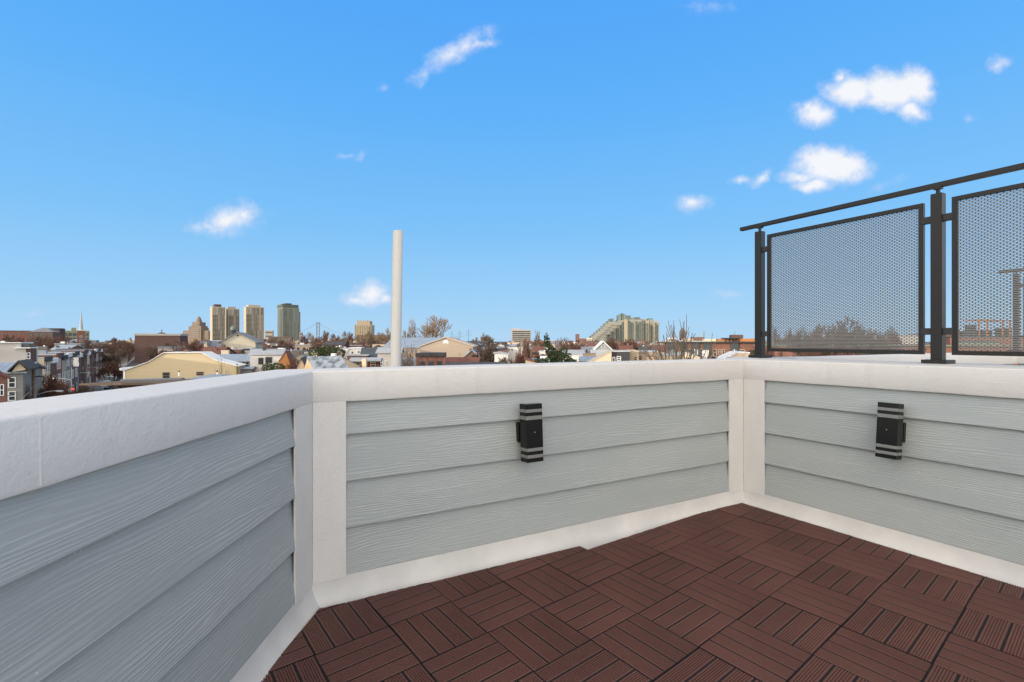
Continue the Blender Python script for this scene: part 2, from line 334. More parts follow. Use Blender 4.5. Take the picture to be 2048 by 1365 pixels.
def lap_siding(mb, p0, p1, s0, s1):
    d = (p1-p0).normalized(); n = nrm(d)
    for k in range(4):
        z0 = .09 + .224*k; z1 = z0 + .236; 
        if k == 3: z1 = .935
        segs = 30; A = p0 + d*s0; B_ = p0 + d*s1; rows = []
        for t in range(segs+1):
            q = A.lerp(B_, t/segs); w = .0014*mnoise.noise((q.x*2.7+k*9, q.y*2.7, k*3.3)) + .0006*mnoise.noise((q.x*16+k*9, q.y*16, k))
            pr = [(.0335, z0+.012+w),(.0060, z0+w),(.0050, z0+.003+w),(.0310, z1),(.0350, z1)]
            rows.append([((q+n*o).x, (q+n*o).y, DECK+z) for o, z in pr])
        m = 5; vs = [v for r in rows for v in r]; fs = []
        for t in range(segs):
            for i in range(m):
                j = (i+1) % m; fs.append((t*m+i, t*m+j, (t+1)*m+j, (t+1)*m+i))
        fs += [tuple(range(m)), tuple(segs*m+i for i in range(m))[::-1]]
        mb.add(vs, fs)
def parapet(name_label, p0, p1, m0, m1, wide, s0, s1, trims, flash, cont=None):
    d = (p1-p0).normalized(); n = nrm(d); L = (p1-p0).length
    root = thing('parapet_wall', name_label, 'wall', (p0.x, p0.y, DECK), math.atan2(d.y, d.x))
    def fin(mb, nm, m, smooth=False):
        o = mb.build(nm, m, smooth=smooth); to_local(o, p0, d); o.matrix_world = Matrix(); o.parent = root; return o
    mb = MB(); sweep(mb, p0, p1, m0, m1, rounded(wide), 90, True, jit); c = fin(mb, 'coping', M_coat, True)
    
    mb = MB(); lap_siding(mb, p0, p1, s0, s1); fin(mb, 'siding', M_side)
    for a, b in trims:
        mb = MB(); q0 = p0+d*a; q1 = p0+d*b; vs = []
        for o_ in (.0030, .0135):
            for q in (q0, q1):
                for z in (.078, .928): vs.append((*(q+n*o_), DECK+z))
        mb.add(vs, [(0,1,3,2),(4,6,7,5),(0,2,6,4),(1,5,7,3),(0,4,5,1),(2,3,7,6)])
        o = mb.build('corner_trim', M_trim, bevel=.0012); to_local(o, p0, d); o.matrix_world = Matrix(); o.parent = root
    mb = MB(); sweep(mb, p0, p1, m0, m1, flash, 40, False, lambda k, i, q: .003*mnoise.noise((q.x*5, q.y*5, i*1.0))); fin(mb, 'base_flashing', M_memb, True)
    mb = MB(); sweep(mb, p0, p1, m0, m1, [(.036,-.03),(.036,.99),(wide-.035,.99),(wide-.035,-9.98),(.036+.1,-9.98),(.036+.1,-.03)], 1); fin(mb, 'outer_wall', mat('grey_stucco', (.42,.41,.39), .9, .1, 1))
    return root
flA = [(.03,.10),(.009,.10),(.003,.058),(-.009,.026),(-.026,.004),(-.048,-.013),(-.075,-.0262),(-.30,-.0266)]
flB = [(.03,.10),(.009,.10),(.003,.058),(-.009,.026),(-.026,.004),(-.048,-.013),(-.075,-.0262),(-.30,-.0266)]
parapet('white-capped parapet wall nearest on the left, its grey boards running towards the city', PA0, PAB, nA, MAB, .243, 0, (PAB-PA0).length-.155, [((PAB-PA0).length-.175, (PAB-PA0).length+.0012)], flA)
LB = (PBC-PAB).length
parapet('middle parapet wall of grey boards with one black lamp, in front of the white pipe', PAB, PBC, MAB, MBC, .243, .14, LB-.15, [(-.0012, .150), (LB-.158, LB+.003)], flB)
parapet('right parapet wall of pale grey boards that carries the metal railing', PBC, PC, MBC, nC, .56, .15, 6.45, [(-.003, .163)], flB)

# the neighbouring terrace beyond the railing: the middle wall carries on, another divider stands at its far end
sN0, sN1 = .66, 5.35
P2 = PBC + dB*sN1
rt = thing('parapet_wall', 'shaded white parapet cap beyond the railing, on the neighbouring terrace', 'wall', (PBC.x, PBC.y, DECK), math.atan2(dB.y, dB.x))
mb = MB(); sweep(mb, PBC+dB*sN0, P2, nB, miter(nB,nC), rounded(.243), 40, True, jit); o = mb.build('coping', M_coat, smooth=True); to_local(o, PBC, dB); o.matrix_world = Matrix(); o.parent = rt
mb = MB(); lap_siding(mb, PBC, P2, sN0+.0, sN1-.02); o = mb.build('siding', M_side); to_local(o, PBC, dB); o.matrix_world = Matrix(); o.parent = rt
mb = MB(); sweep(mb, PBC+dB*sN0, P2, nB, nB, [(.036,-.03),(.036,.99),(.2,.99),(.2,-9.98),(.136,-9.98),(.136,-.03)], 1); o = mb.build('outer_wall', MATS['grey_stucco']); to_local(o, PBC, dB); o.matrix_world = Matrix(); o.parent = rt
rt = thing('parapet_wall', 'far white divider wall at the right edge, under the second railing', 'wall', (P2.x, P2.y, DECK), math.atan2(dC.y, dC.x))
mb = MB(); sweep(mb, P2, P2+dC*6.5, miter(nB,nC), nC, rounded(.56), 40, True, jit); o = mb.build('coping', M_coat, smooth=True); to_local(o, P2, dC); o.matrix_world = Matrix(); o.parent = rt
mb = MB(); lap_siding(mb, P2, P2+dC*6.5, .02, 6.45); o = mb.build('siding', M_side); to_local(o, P2, dC); o.matrix_world = Matrix(); o.parent = rt
mb = MB(); sweep(mb, P2, P2+dC*6.5, nC, nC, [(.036,-.03),(.036,.99),(.52,.99),(.52,-9.98),(.136,-9.98),(.136,-.03)], 1); o = mb.build('outer_wall', MATS['grey_stucco']); to_local(o, P2, dC); o.matrix_world = Matrix(); o.parent = rt

# roof membrane under the tiles
mb = MB()
poly = [(-1.0,-2.6),(-1.0,2.40),(1.8,3.92),(1.8+6.5*dC.x+.1, 3.85+6.5*dC.y)]
mb.prism([(p[0],p[1]) for p in poly], DECK-.20, DECK-.027); tag(mb.build('roof_membrane', M_memb), None, None, kind='structure')
mb = MB(); q = PBC+dC*6.5; n0 = PBC+dC*.02+nC*.5; mb.prism([tuple(n0), tuple(PBC+dB*sN1+nB*.1), tuple(P2+dC*6.4), tuple(PC+nC*.4)], DECK-.25, DECK-.05); tag(mb.build('neighbour_roof_membrane', M_memb), None, None, kind='structure')

# ---- composite deck tiles
T0 = Vector((-.5228, 2.126)); G1 = Vector((.2397,.1962)); G2 = Vector((.1809,-.2455))
def slat_panel(along):
    # a 0.3 m square of four grooved slats running along local X; real ridges
    mb = MB(); gap = .0088; wS = (.3-.0030)/4; N = 7
    for k in range(4):
        y0 = -.15+.0015 + k*wS + gap/2; y1 = y0 + wS - gap; prof = [(y0,-.018),(y0,-.0012),(y0+.0010,0)]
        step = (y1-y0-.002)/N; 
        for j in range(N):
            a = y0+.001 + j*step; g = step*.48
            if j: prof += [(a-g/2+.0001, 0),(a-g/2+.0006,-.0032),(a+g/2-.0006,-.0032),(a+g/2-.0001,0)]
        prof += [(y1-.001,0),(y1,-.0012),(y1,-.018)]
        n = len(prof); x0, x1 = -.15+.0026, .15-.0026
        vs = [(x0,a,b) for a,b in prof]+[(x1,a,b) for a,b in prof]
        mb.add(vs, [(i,i+1,n+i+1,n+i) for i in range(n-1)]+[tuple(range(n)), tuple(range(n,2*n))[::-1], (0,n,2*n-1,n-1)])
    return mb
def base_grid():
    mb = MB()
    for k in range(7): 
        a = -.146+.2865*k/6+.0; mb.box(a,-.146,-.026,a+.0055,.146,-.0185); mb.box(-.146,a,-.0255,.146,a+.0055,-.0190)
    mb.box(-.1490,-.1490,-.0268,.1490,.1490,-.0235)
    for k in range(1,4): y = -.15+.0015+k*(.3-.003)/4; mb.box(-.1488,y-.0044,-.0236,.1488,y+.0039,-.0016)
    for q in (-1,1): mb.box(-.1489,q*.1468-.0022,-.0237,.1489,q*.1468+.0022,-.0016); mb.box(q*.1486-.0012,-.146,-.0238,q*.1486+.0012,.146,-.0018)
    return mb
proto_v = slat_panel(0).build('deck_tile', M_slat); proto_g = base_grid().build('base_grid', M_under)
C.objects.unlink(proto_v); C.objects.unlink(proto_g)
def plane(a, b): a, b = Vector(a), Vector(b); return a, nrm((b-a).normalized())
pl_A = (Vector((-.895,1.9)), Vector((-.998,.06)).normalized())
pl_B1 = plane((-.934,2.228),(.40,2.955)); pl_B2 = plane((.47,2.925),(1.681,3.769)); pl_C = plane((1.70,3.775),(2.513,2.454))
for i in range(-7, 15):
    for j in range(-4, 16):
        nodes = [T0+G1*(i+a)+G2*(j+b) for a,b in ((0,0),(1,0),(1,1),(0,1))]; c = sum(nodes, Vector((0,0)))/4
        if c.y < .85 or c.y < abs(c.x)*.62: continue
        planes = [pl_A, pl_B1 if c.x < .44 else pl_B2, pl_C]
        dd = [[(p-o).dot(n) for p in nodes] for o, n in planes]
        if any(min(x) > -.006 for x in dd): continue
        jr = random.Random(i*31+j); rz = jr.uniform(-.006,.006); par = (i+j) % 2
        ax = (G2 if par == 0 else G1); ay = (-G1 if par == 0 else G2)
        ax = ax*(1/.3); ay = ay*(1/.3)
        Mx = Matrix(((ax.x, ay.x, 0, c.x),(ax.y, ay.y, 0, c.y),(0,0,1,DECK+jr.uniform(-.0012,.0012)),(0,0,0,1))) @ Matrix.Rotation(rz,4,'Z') @ Matrix.Rotation(jr.uniform(-.004,.004),4,'X')
        a = math.atan2(ax.y, ax.x); Rt = Matrix.Translation((c.x,c.y,DECK)) @ Matrix.Rotation(a,4,'Z'); Loc = Rt.inverted() @ Mx
        near = [x for x in range(3) if max(dd[x]) > .0]
        cut = bool(near)
        objs = []
        for pr in (proto_v, proto_g):
            o = pr.copy(); 
            if cut or True: o.data = pr.data.copy(); o.data.transform(Loc)
            if cut:
                bm = bmesh.new(); bm.from_mesh(o.data)
                for x in near:
                    oo, nn = planes[x]; co = Rt.inverted() @ Vector((oo.x,oo.y,DECK)); no = Rt.inverted().to_3x3() @ Vector((nn.x,nn.y,0))
                    r = bmesh.ops.bisect_plane(bm, geom=bm.verts[:]+bm.edges[:]+bm.faces[:], plane_co=co, plane_no=no, clear_outer=True)
                    es = [e for e in r['geom_cut'] if isinstance(e, bmesh.types.BMEdge) and len(e.link_faces) == 1]
                    if es: bmesh.ops.edgeloop_fill(bm, edges=es)
                bm.to_mesh(o.data); bm.free()
            C.objects.link(o); objs.append(o)
        if len(objs[0].data.polygons) < 3:
            for o in objs: bpy.data.objects.remove(o)
            continue
        t, g = objs; g.parent = t; t.matrix_world = Rt
        if not cut: lb = 'whole square brown deck tile, slats ' + ('pointing away towards the far corner' if par else 'pointing to the lower right')
        else:
            w_ = {0:'left',1:'middle',2:'right'}[near[0]]
            lb = 'brown grooved deck tile trimmed along the white base of the %s wall' % w_ if len(near)==1 else 'brown deck tile cut to fit a corner of the deck'
        grp = {False:'whole deck tiles, slats '+('crosswise' if par else 'lengthwise')}.get(cut, 'deck tiles cut along the %s' % (w_+' wall' if cut and len(near)==1 else 'corners'))
        tag(t, lb, 'deck tile', grp)

# ---- wall lamps
def wall_lamp(label, origin, d, s, zc, tilt):
    # local X along the wall, Y out of the wall towards the deck, Z up
    inn = -nrm(d); p = origin + d*s + inn*(-.013)
    root = thing('wall_lamp', label, 'lamp', (p.x, p.y, DECK+zc)); Mx = Matrix(((-d.x, inn.x, 0, p.x),(-d.y, inn.y, 0, p.y),(0,0,1,DECK+zc),(0,0,0,1)))
    root.matrix_world = Mx @ Matrix.Rotation(R(tilt), 4, 'X')
    w, y0, y1, H = .0525, .052, .124, .160
    MB().box(-.046, -.006, -.060, .046, .026, .052).build('back_plate', M_lampb, root, bevel=.0015)
    mb = MB()
    for a, b, k in ((-1,-.86,0),(-.746,-.63,0),(-.515,.455,0),(.59,.71,0),(.82,1,0)):
        mb.box(-w, y0, a*H, w, y1, b*H)
    mb.box(-.025, .024, -.045, .025, .054, .045)
    body = mb.build('housing', M_lampb, root, bevel=.0012)
    for a, b in ((-.86,-.746),(-.63,-.515),(.455,.59),(.71,.82)):
        MB().box(-w+.0012, y0+.0012, a*H+.0003, w-.0012, y1-.0012, b*H-.0003).build('clear_band', M_acryl, root)
        for cx, cy in ((-w+.009,y1-.009),(w-.009,y1-.009),(-w+.009,y0+.009),(w-.009,y0+.009)): MB().tube((cx,cy,a*H+.0004),(cx,cy,b*H-.0004),.0035,n=8).build('standoff', M_screw, root)
    MB().tube((0,y1-.001,.004),(0,y1+.0018,.004),.0022,n=10).build('screw', M_screw, root)
    mb = MB(); mb.box(-w+.012, y0+.012, H-.0005, w-.012, y1-.012, H+.0008); mb.build('top_lens', M_glass2, root)
    return root
def solve_s(p, d, px):      # distance along the wall at which it crosses a picture column
    k = K(px); return (k*p.y - p.x)/(d.x - k*d.y)
s1 = solve_s(PAB + nB*-.075, dB, 1063); s2 = solve_s(PBC + nC*-.075, dC, 1779)
def z_at(p, d, s, py): q = p+d*s; return 1.2106-(py-682)/1000*q.y
wall_lamp('black up-and-down wall lamp on the middle wall, seen with its left side', PAB, dB, s1, z_at(PAB+nB*-.075, dB, s1, 866), 3)
wall_lamp('black up-and-down wall lamp on the right wall under the railing', PBC, dC, s2, z_at(PBC+nC*-.075, dC, s2, 864), 6)

# joints in the parapet caps
for o_, d_, s_ in ((PA0, dA, 3.58), (PBC, dC, solve_s(PBC, dC, 1732))):
    n_ = nrm(d_); q = o_+d_*s_; a_ = math.atan2(d_.y, d_.x); cap = [c for r_ in TOP if r_.name.startswith('parapet_wall') and (r_.location.xy-o_).length < .01 for c in r_.children if c.name.startswith('coping')][0]
    j_ = MB().box(s_-.0016,-.0012,.927,s_+.0016,.004,1.060).build('cap_joint', mat('joint_grey', (.61,.61,.605), .8), cap)
# ---- white vent pipe behind the middle wall
Yp = 4.0; pb = W(790.5, 760, Yp); pt = W(796, 463, Yp+.15)
root = thing('vent_pipe', 'tall white plastic vent pipe standing behind the middle wall', 'pipe', (pb.x, pb.y, 8.2))
mb = MB(); n = 28; a0, a1 = pb + (pb-pt).normalized()*2.2, pt; vs = []; fs = []
ax = (a1-a0).normalized(); ux = ax.orthogonal().normalized(); uy = ax.cross(ux)
rings = [(a0,.0475),(a1,.0415),(a1,.0365),(a1-ax*.4,.0365)]
for c, r in rings:
    for i in range(n): t = 2*math.pi*i/n; vs.append(c+ux*math.cos(t)*r+uy*math.sin(t)*r - Vector((pb.x,pb.y,8.2)))
for k in range(3):
    for i in range(n): fs.append((k*n+i,k*n+(i+1)%n,(k+1)*n+(i+1)%n,(k+1)*n+i))
mb.add(vs, fs); mb.build('pipe', M_pipe, root, smooth=True)
ob = bpy.context.scene.objects['pipe']
for p_ in ob.data.polygons:
    if n <= p_.index < 2*n: p_.use_smooth = False
MB().tube((0,0,-.02),(0,0,.02),.1,.06,n=20).build('base_collar', M_grey, root)

# ---- the metal railing
def mesh_panel_mb(w, h):
    # woven-wire infill: fine horizontal wires tied by staggered uprights, 9.5 mm rows
    mb = MB(); rows = int(h/.0098); cols = int(w/.0275); t = .0014
    for r in range(rows+1):
        z = h*r/rows; mb.box(0,-t,z-.0024,w,t,z+.0024)
    for r in range(rows):
        z0 = h*r/rows+.0025; z1 = h*(r+1)/rows-.0025; o = (r%2)*.5
        mb.cur = 1
        for c in range(cols+1):
            x = w*(c+o)/cols
            if x > w: continue
            mb.box(x-.0028,-t*1.2,z0,x+.0028,t*1.2,z1)
    mb.nofix = True
    return mb
PANEL_W, PANEL_H = 1.075, .96
pm = mesh_panel_mb(PANEL_W-.05, PANEL_H-.05).build('mesh_infill', [M_wire, M_wire2]); C.objects.unlink(pm)
def railing(label, p, d, posts, zt, over, last):
    # p: centre of first post, d: direction, posts: distances along
    a = math.atan2(d.y, d.x); root = thing('railing', label, 'railing', (p.x,p.y,DECK+zt), a)
    for s in posts:
        post = MB().box(s-.029,-.029,.012,s+.029,.029,1.055).build('post', M_rail, root, bevel=.002)
        bp = MB().box(s-.064,-.064,.001,s+.064,.064,.024).build('base_plate', M_rail, post, bevel=.002)
        mb = MB(); mb.tube((s,0,1.052),(s,0,1.085),.011,n=10); mb.box(s-.02,-.018,1.083,s+.02,.018,1.0955); mb.build('handrail_bracket', M_rail, post)
    MB().box(-over,-.019,1.094,last,.019,1.124).build('handrail', M_rail, root, bevel=.002)
    for s in posts:
        if s+1.3 > last+.5: break
        x0 = s+.072; z0 = .055
        fr = MB(); w, h = PANEL_W, PANEL_H; t = .0125
        fr.box(x0,-.014,z0,x0+w,.014,z0+.026); fr.box(x0,-.014,z0+h-.026,x0+w,.014,z0+h); fr.box(x0,-.0142,z0+.026,x0+.026,.0142,z0+h-.026); fr.box(x0+w-.026,-.0142,z0+.026,x0+w,.0142,z0+h-.026)
        f = fr.build('panel_frame', M_rail, root, bevel=.0015)
        g = pm.copy(); C.objects.link(g); g.parent = f; g.location = (x0+.025,0,z0+.025)
        for xx, sgn in ((s+.027,1),(s+1.2195-.027,-1)):
            for zz in (.20,.90):
                x1 = xx + sgn*.056; MB().box(min(xx,x1),-.018,zz-.021,max(xx,x1),.018,zz+.021).build('clip', M_dark, root, bevel=.002)
R1, R2 = Vector((2.075,4.185)), Vector((2.650,3.11))
dR = (R2-R1).normalized(); sp = (R2-R1).length
# posts stand 1.2195 m apart
railing('long dark metal railing with woven-wire panels on the right parapet wall', R1, dR, [0,1.2195,2.439,3.6585], 1.0705, .18, 3.9)
Q1 = Vector((6.92,6.86))
railing('short end of a second dark railing farther off at the right edge', Q1, dR, [0,1.2195,2.439], 1.0705, .18, 2.7)

# ---- added unseen brick block behind the photographer: keeps direct sun off the deck
def shade_block():
    a = math.atan2(.8, -.6)+math.pi; root = thing('apartment_house', 'added brick block, unseen behind the camera, keeping the low sun off the deck', 'building', (-44, -33, 0), a)
    MB().box(-10,-6,0,10,6,25).build('wall', mat('red_brick', (.17,.078,.057), .9, .15, .3, kind='brick', kp=2.5), root)
    for k in range(7):
        for x in (-7.5,-2.5,2.5,7.5): MB().box(x-.7,-6.06,2+3.2*k,x+.7,6.06,3.7+3.2*k).build('window', M_glass, root)
shade_block()

# ================================================================== the city
brick = mat('red_brick', (.17,.078,.057), .9, .15, .3, kind='brick', kp=2.5)
brick2 = mat('brown_brick', (.125,.075,.057), .9, .18, .3, kind='brick', kp=2.5)
brick3 = mat('dark_brick', (.085,.047,.039), .9, .18, .3, kind='brick', kp=2.5)
cream = mat('cream_stucco', (.56,.47,.34), .9, .07, .4)
yellow = mat('yellow_clapboard', (.58,.48,.31), .8, .05, .3, kind='clap', kp=5)
tan = mat('tan_panel', (.44,.35,.26), .85, .06, .3)
white_s = mat('white_stucco', (.62,.61,.58), .85, .07, .5)
grey_s = mat('grey_siding', (.24,.235,.22), .85, .08, .5, kind='clap', kp=5)
blue_s = mat('blue_siding', (.12,.145,.17), .8, .1, .5, kind='clap', kp=5)
dgrey = mat('charcoal_panel', (.045,.048,.053), .7, .12, .5)
wood = mat('weathered_wood', (.23,.17,.12), .9, .25, .8, stretch=(1,1,8))
r_white = mat('silver_coated_roof', (.36,.375,.40), .7, .14, .35, bump=.2, bscale=2)
r_grey = mat('grey_shingle_roof', (.20,.215,.235), .9, .22, .8, kind='clap', kp=6)
r_blue = mat('pale_metal_roof', (.30,.35,.41), .45, .2, .7, kind='seam', kp=2.2, metal=.2)
r_dark = mat('dark_tar_roof', (.06,.06,.065), .9, .25, .5)
r_red = mat('dark_red_roof', (.15,.065,.05), .9, .2, .5)
r_slate = mat('blotched_metal_roof', (.27,.31,.36), .55, .12, .6, col2=(.10,.12,.15), kp=2.4)
orange = mat('orange_wood', (.36,.16,.06), .85, .2, .6)
green_m = mat('green_copper', (.15,.195,.18), .7, .15, .2)
asphalt = mat('asphalt', (.045,.045,.048), .9, .2, .5)
pave = mat('concrete_pavement', (.20,.19,.18), .9, .15, .6)
bark = mat('brown_bark', (.085,.060,.045), .95, .2, 2)
bark_g = mat('grey_bark', (.13,.11,.09), .95, .2, 2)
twig_b = mat('brown_twigs', (.095,.068,.052), .95, .25, .3)
twig_r = mat('reddish_twigs', (.125,.070,.054), .95, .25, .3)
twig_t = mat('tan_twigs', (.20,.145,.10), .95, .2, .3)
leaf = mat('dark_evergreen', (.030,.050,.018), .8, .5, 1.2)
leaf2 = mat('olive_evergreen', (.055,.070,.028), .8, .5, 1.2)

# ---- ground, streets
mb = MB(); n_ = 48; Rr = 9000; mb.add([(Rr*math.cos(2*math.pi*i/n_), Rr*math.sin(2*math.pi*i/n_), 0) for i in range(n_)], [tuple(range(n_))])
tag(mb.build('ground', mat('town_ground', (.085,.070,.055), .95, .3, .02, col2=(.13,.12,.115), kp=3)), None, None, kind='structure')
SD = Vector((-.58,.8146)).normalized(); SN = Vector((.8146,.58)).normalized(); F0 = Vector((-68.3,73.0))
def strip(name, a0, a1, s0, s1, z0, z1, m):
    mb = MB(); q = [F0+SD*s0+SN*a0, F0+SD*s0+SN*a1, F0+SD*s1+SN*a1, F0+SD*s1+SN*a0]; mb.prism([tuple(p) for p in q], z0, z1); return tag(mb.build(name, m), None, None, kind='structure')
strip('road', 2.5, 11.5, -45, 420, -.2, .004+.0, asphalt)
strip('pavement', 0, 2.5, -45, 420, -.2, .13, pave); strip('pavement', 11.5, 14, -45, 420, -.2, .13, pave)

OCC = []
def occupy(pts): 
    cx = sum(p[0] for p in pts)/len(pts); cy = sum(p[1] for p in pts)/len(pts); OCC.append((cx, cy, max(math.hypot(p[0]-cx,p[1]-cy) for p in pts)))
def frame(x, Y, yaw): return Vector((K(x)*Y, Y)), Vector((math.cos(yaw), math.sin(yaw)))
def px_t(c, u, x): k = K(x); return (k*c.y-c.x)/(u.x-k*u.y)
def auto_yaw(x): return -math.atan(K(max(-40,min(2090,x))))*.72
def window(root, x0, x1, z0, z1, far=False, fm=None, pm_=None, y=0.0):
    if x1 < x0: x0, x1 = x1, x0
    if z1 < z0: z0, z1 = z1, z0
    if far:
        return MB().box(x0,y-.06,z0,x1,y+.02,z1).build('window', pm_ or M_glass, root)
    f = .09 if x1-x0 > .7 else .06
    mb = MB(); mb.box(x0-f,y-.07,z0-f,x0,y+.02,z1+f).box(x1,y-.07,z0-f,x1+f,y+.02,z1+f).box(x0,y-.068,z1,x1,y+.02,z1+f).box(x0,y-.068,z0-f,x1,y+.02,z0)
    mb.box(x0,y-.060,(z0+z1)/2-.03,x1,y,(z0+z1)/2+.03)
    w = mb.build('window', fm or M_white, root); MB().box(x0+.003,y-.035,z0+.003,x1-.003,y+.02,z1-.003).build('pane', pm_ or M_glass, w); return w
def pfront(label, pts, Y, d, wall, roof=None, cat='house', name='row_house', yaw=0, wins=(), far=False, group=None, rt=.14, over=.25, side=None, fm=None, pmat=None, base=0, sidewins=0):
    """front outline given left eave .. right eave; the body runs back d metres; returns its root"""
    if yaw == 0: yaw = auto_yaw((pts[0][0]+pts[-1][0])/2)
    c, u = frame(pts[0][0], Y, yaw); v = Vector((-u.y, u.x))
    loc = []
    for x, y in pts:
        t = px_t(c, u, x); q = c+u*t; loc.append((t, Z(y, q.y)))
    root = thing(name, label, cat, (c.x, c.y, base), yaw, group)
    poly = [(loc[0][0], 0)] + [(t, z-base) for t, z in loc] + [(loc[-1][0], 0)]
    mb = MB(); mb.prism(poly, 0, d, 'y'); mb.build('wall', wall, root)
    tw = loc[-1][0]; occupy([c, c+u*tw, c+u*tw+v*d, c+v*d])
    if roof:
        mb = MB(); P = [(t, z-base) for t, z in loc]
        ol = over; up = []; lo = []
        for i, (t, z) in enumerate(P):
            tt = t - ol if i == 0 else t + ol if i == len(P)-1 else t
            if i == 0 and len(P) > 1: z = z - (P[1][1]-z)/(P[1][0]-t+1e-6)*ol
            if i == len(P)-1: z = z - (P[-2][1]-z)/(t-P[-2][0]+1e-6)*ol
            lo.append((tt, z+.002)); up.append((tt, z+rt))
        mb.prism(lo + up[::-1], -over, d+over, 'y'); mb.build('roof', roof, root)
    for w in wins:
        t0, t1 = px_t(c,u,w[0]), px_t(c,u,w[2]); ym = (c+u*((t0+t1)/2)).y
        window(root, t0, t1, Z(w[3],ym)-base, Z(w[1],ym)-base, far, fm, pmat)
    root['_d'] = d; root['_w'] = tw
    return root, loc, c, u
def finish(root):
    for k in ('_d','_w'):
        if k in root: del root[k]
def side_gable(label, x0, x1, ye, yr, Y, d, wall, roof, yaw=0, cat='house', name='row_house', wins=(), far=False, over=.3, fm=None, hip=0, group=None):
    if yaw == 0: yaw = auto_yaw((x0+x1)/2)
    c, u = frame(x0, Y, yaw); v = Vector((-u.y,u.x)); w = px_t(c,u,x1); h = Z(ye, (c+u*w/2).y); hr = Z(yr, (c+u*w/2+v*d/2).y)
    root = thing(name, label, cat, (c.x,c.y,0), yaw, group); occupy([c, c+u*w, c+u*w+v*d, c+v*d])
    if hip:
        mb = MB(); mb.box(0,0,0,w,d,h); mb.build('wall', wall, root)
        mb = MB(); e=over; mb.add([(-e,-e,h+.002),(w+e,-e,h+.002),(w+e,d+e,h+.002),(-e,d+e,h+.002),(hip,d/2,hr),(w-hip,d/2,hr)], [(0,1,5,4),(1,2,5),(2,3,4,5),(3,0,4),(0,3,2,1)]); mb.build('roof', roof, root)
    else:
        mb = MB(); mb.prism([(0,0),(0,h),(d/2,hr),(d,h),(d,0)], 0, w, 'x'); mb.build('wall', wall, root)
        s = (hr-h)/(d/2); mb = MB(); mb.prism([(-over,h-s*over+.01),(d/2,hr+.01),(d+over,h-s*over+.01),(d+over,h-s*over+.15),(d/2,hr+.17),(-over,h-s*over+.15)], -over, w+over, 'x'); mb.build('roof', roof, root)
    for wn in wins:
        t0, t1 = px_t(c,u,wn[0]), px_t(c,u,wn[2]); ym = (c+u*((t0+t1)/2)).y
        window(root, t0, t1, Z(wn[3],ym), Z(wn[1],ym), far, fm)
    return root, c, u, w, h, hr
def chimney(root, x, y, z, h=1.1, m=None, w=.5):
    MB().box(x-w/2,y-w/2,z-.6,x+w/2,y+w/2,z+h).build('chimney', m or brick2, root)
def glazing(name, dark, frame_c, bw, rh, mort=.16, light=None):
    m = bpy.data.materials.new(name); m.use_nodes = True; nt = m.node_tree; L = nt.links.new; N = nt.nodes.new; b = nt.nodes['Principled BSDF']
    tc = N('ShaderNodeTexCoord'); sx = N('ShaderNodeSeparateXYZ'); L(tc.outputs['Object'], sx.inputs[0]); ad = N('ShaderNodeMath'); L(sx.outputs[0], ad.inputs[0]); L(sx.outputs[1], ad.inputs[1])
    cx = N('ShaderNodeCombineXYZ'); L(ad.outputs[0], cx.inputs[0]); L(sx.outputs[2], cx.inputs[1])
    br = N('ShaderNodeTexBrick'); br.offset = 0; br.inputs['Scale'].default_value = 1; br.inputs['Brick Width'].default_value = bw; br.inputs['Row Height'].default_value = rh; br.inputs['Mortar Size'].default_value = mort
    br.inputs['Color1'].default_value = (*dark,1); br.inputs['Color2'].default_value = (*(light or tuple(c*2.4 for c in dark)),1); br.inputs['Mortar'].default_value = (*frame_c,1); br.inputs['Bias'].default_value = -.2
    L(cx.outputs[0], br.inputs['Vector']); L(br.outputs[0], b.inputs['Base Color']); b.inputs['Roughness'].default_value = .35; b.inputs['Specular IOR Level'].default_value = .4
    return m
def slab_tower(label, xl, xc, xr, yt, Y, yaw, wall, glz, floors, pent=None, name='apartment_tower', ztop_pad=2.0, gap=.42, side_glz=False, pm_=None, cat='tower'):
    """corner nearest us at column xc, left face to xl, front to xr"""
    c, u = frame(xc, Y, yaw); v = Vector((-u.y,u.x)); w = px_t(c,u,xr); q = (K(xl)*c.y-c.x)/(v.x-K(xl)*v.y); h = Z(yt, Y)
    root = thing(name, label, cat, (c.x,c.y,0), yaw)
    MB().box(0,0,0,w,q,h).build('wall', wall, root); fh = (h-ztop_pad)/floors
    for k in range(floors):
        z = k*fh + .3; MB().box(1.0,-.25,z+fh*gap*.4,w-1.0,.1,z+fh*(1-gap*.35)).build('window_band', glz, root)
    if side_glz:
        MB().box(-.25,1.2,3,.1,q-1.2,h-ztop_pad).build('side_glazing', glz, root)
    if pent:
        t0, t1 = px_t(c,u,pent[0]), px_t(c,u,pent[1]); MB().box(t0,2,h+.01,t1,max(q-2,6),Z(pent[2],Y)).build('penthouse', pm_ or wall, root)
    return root, c, u, w, q, h

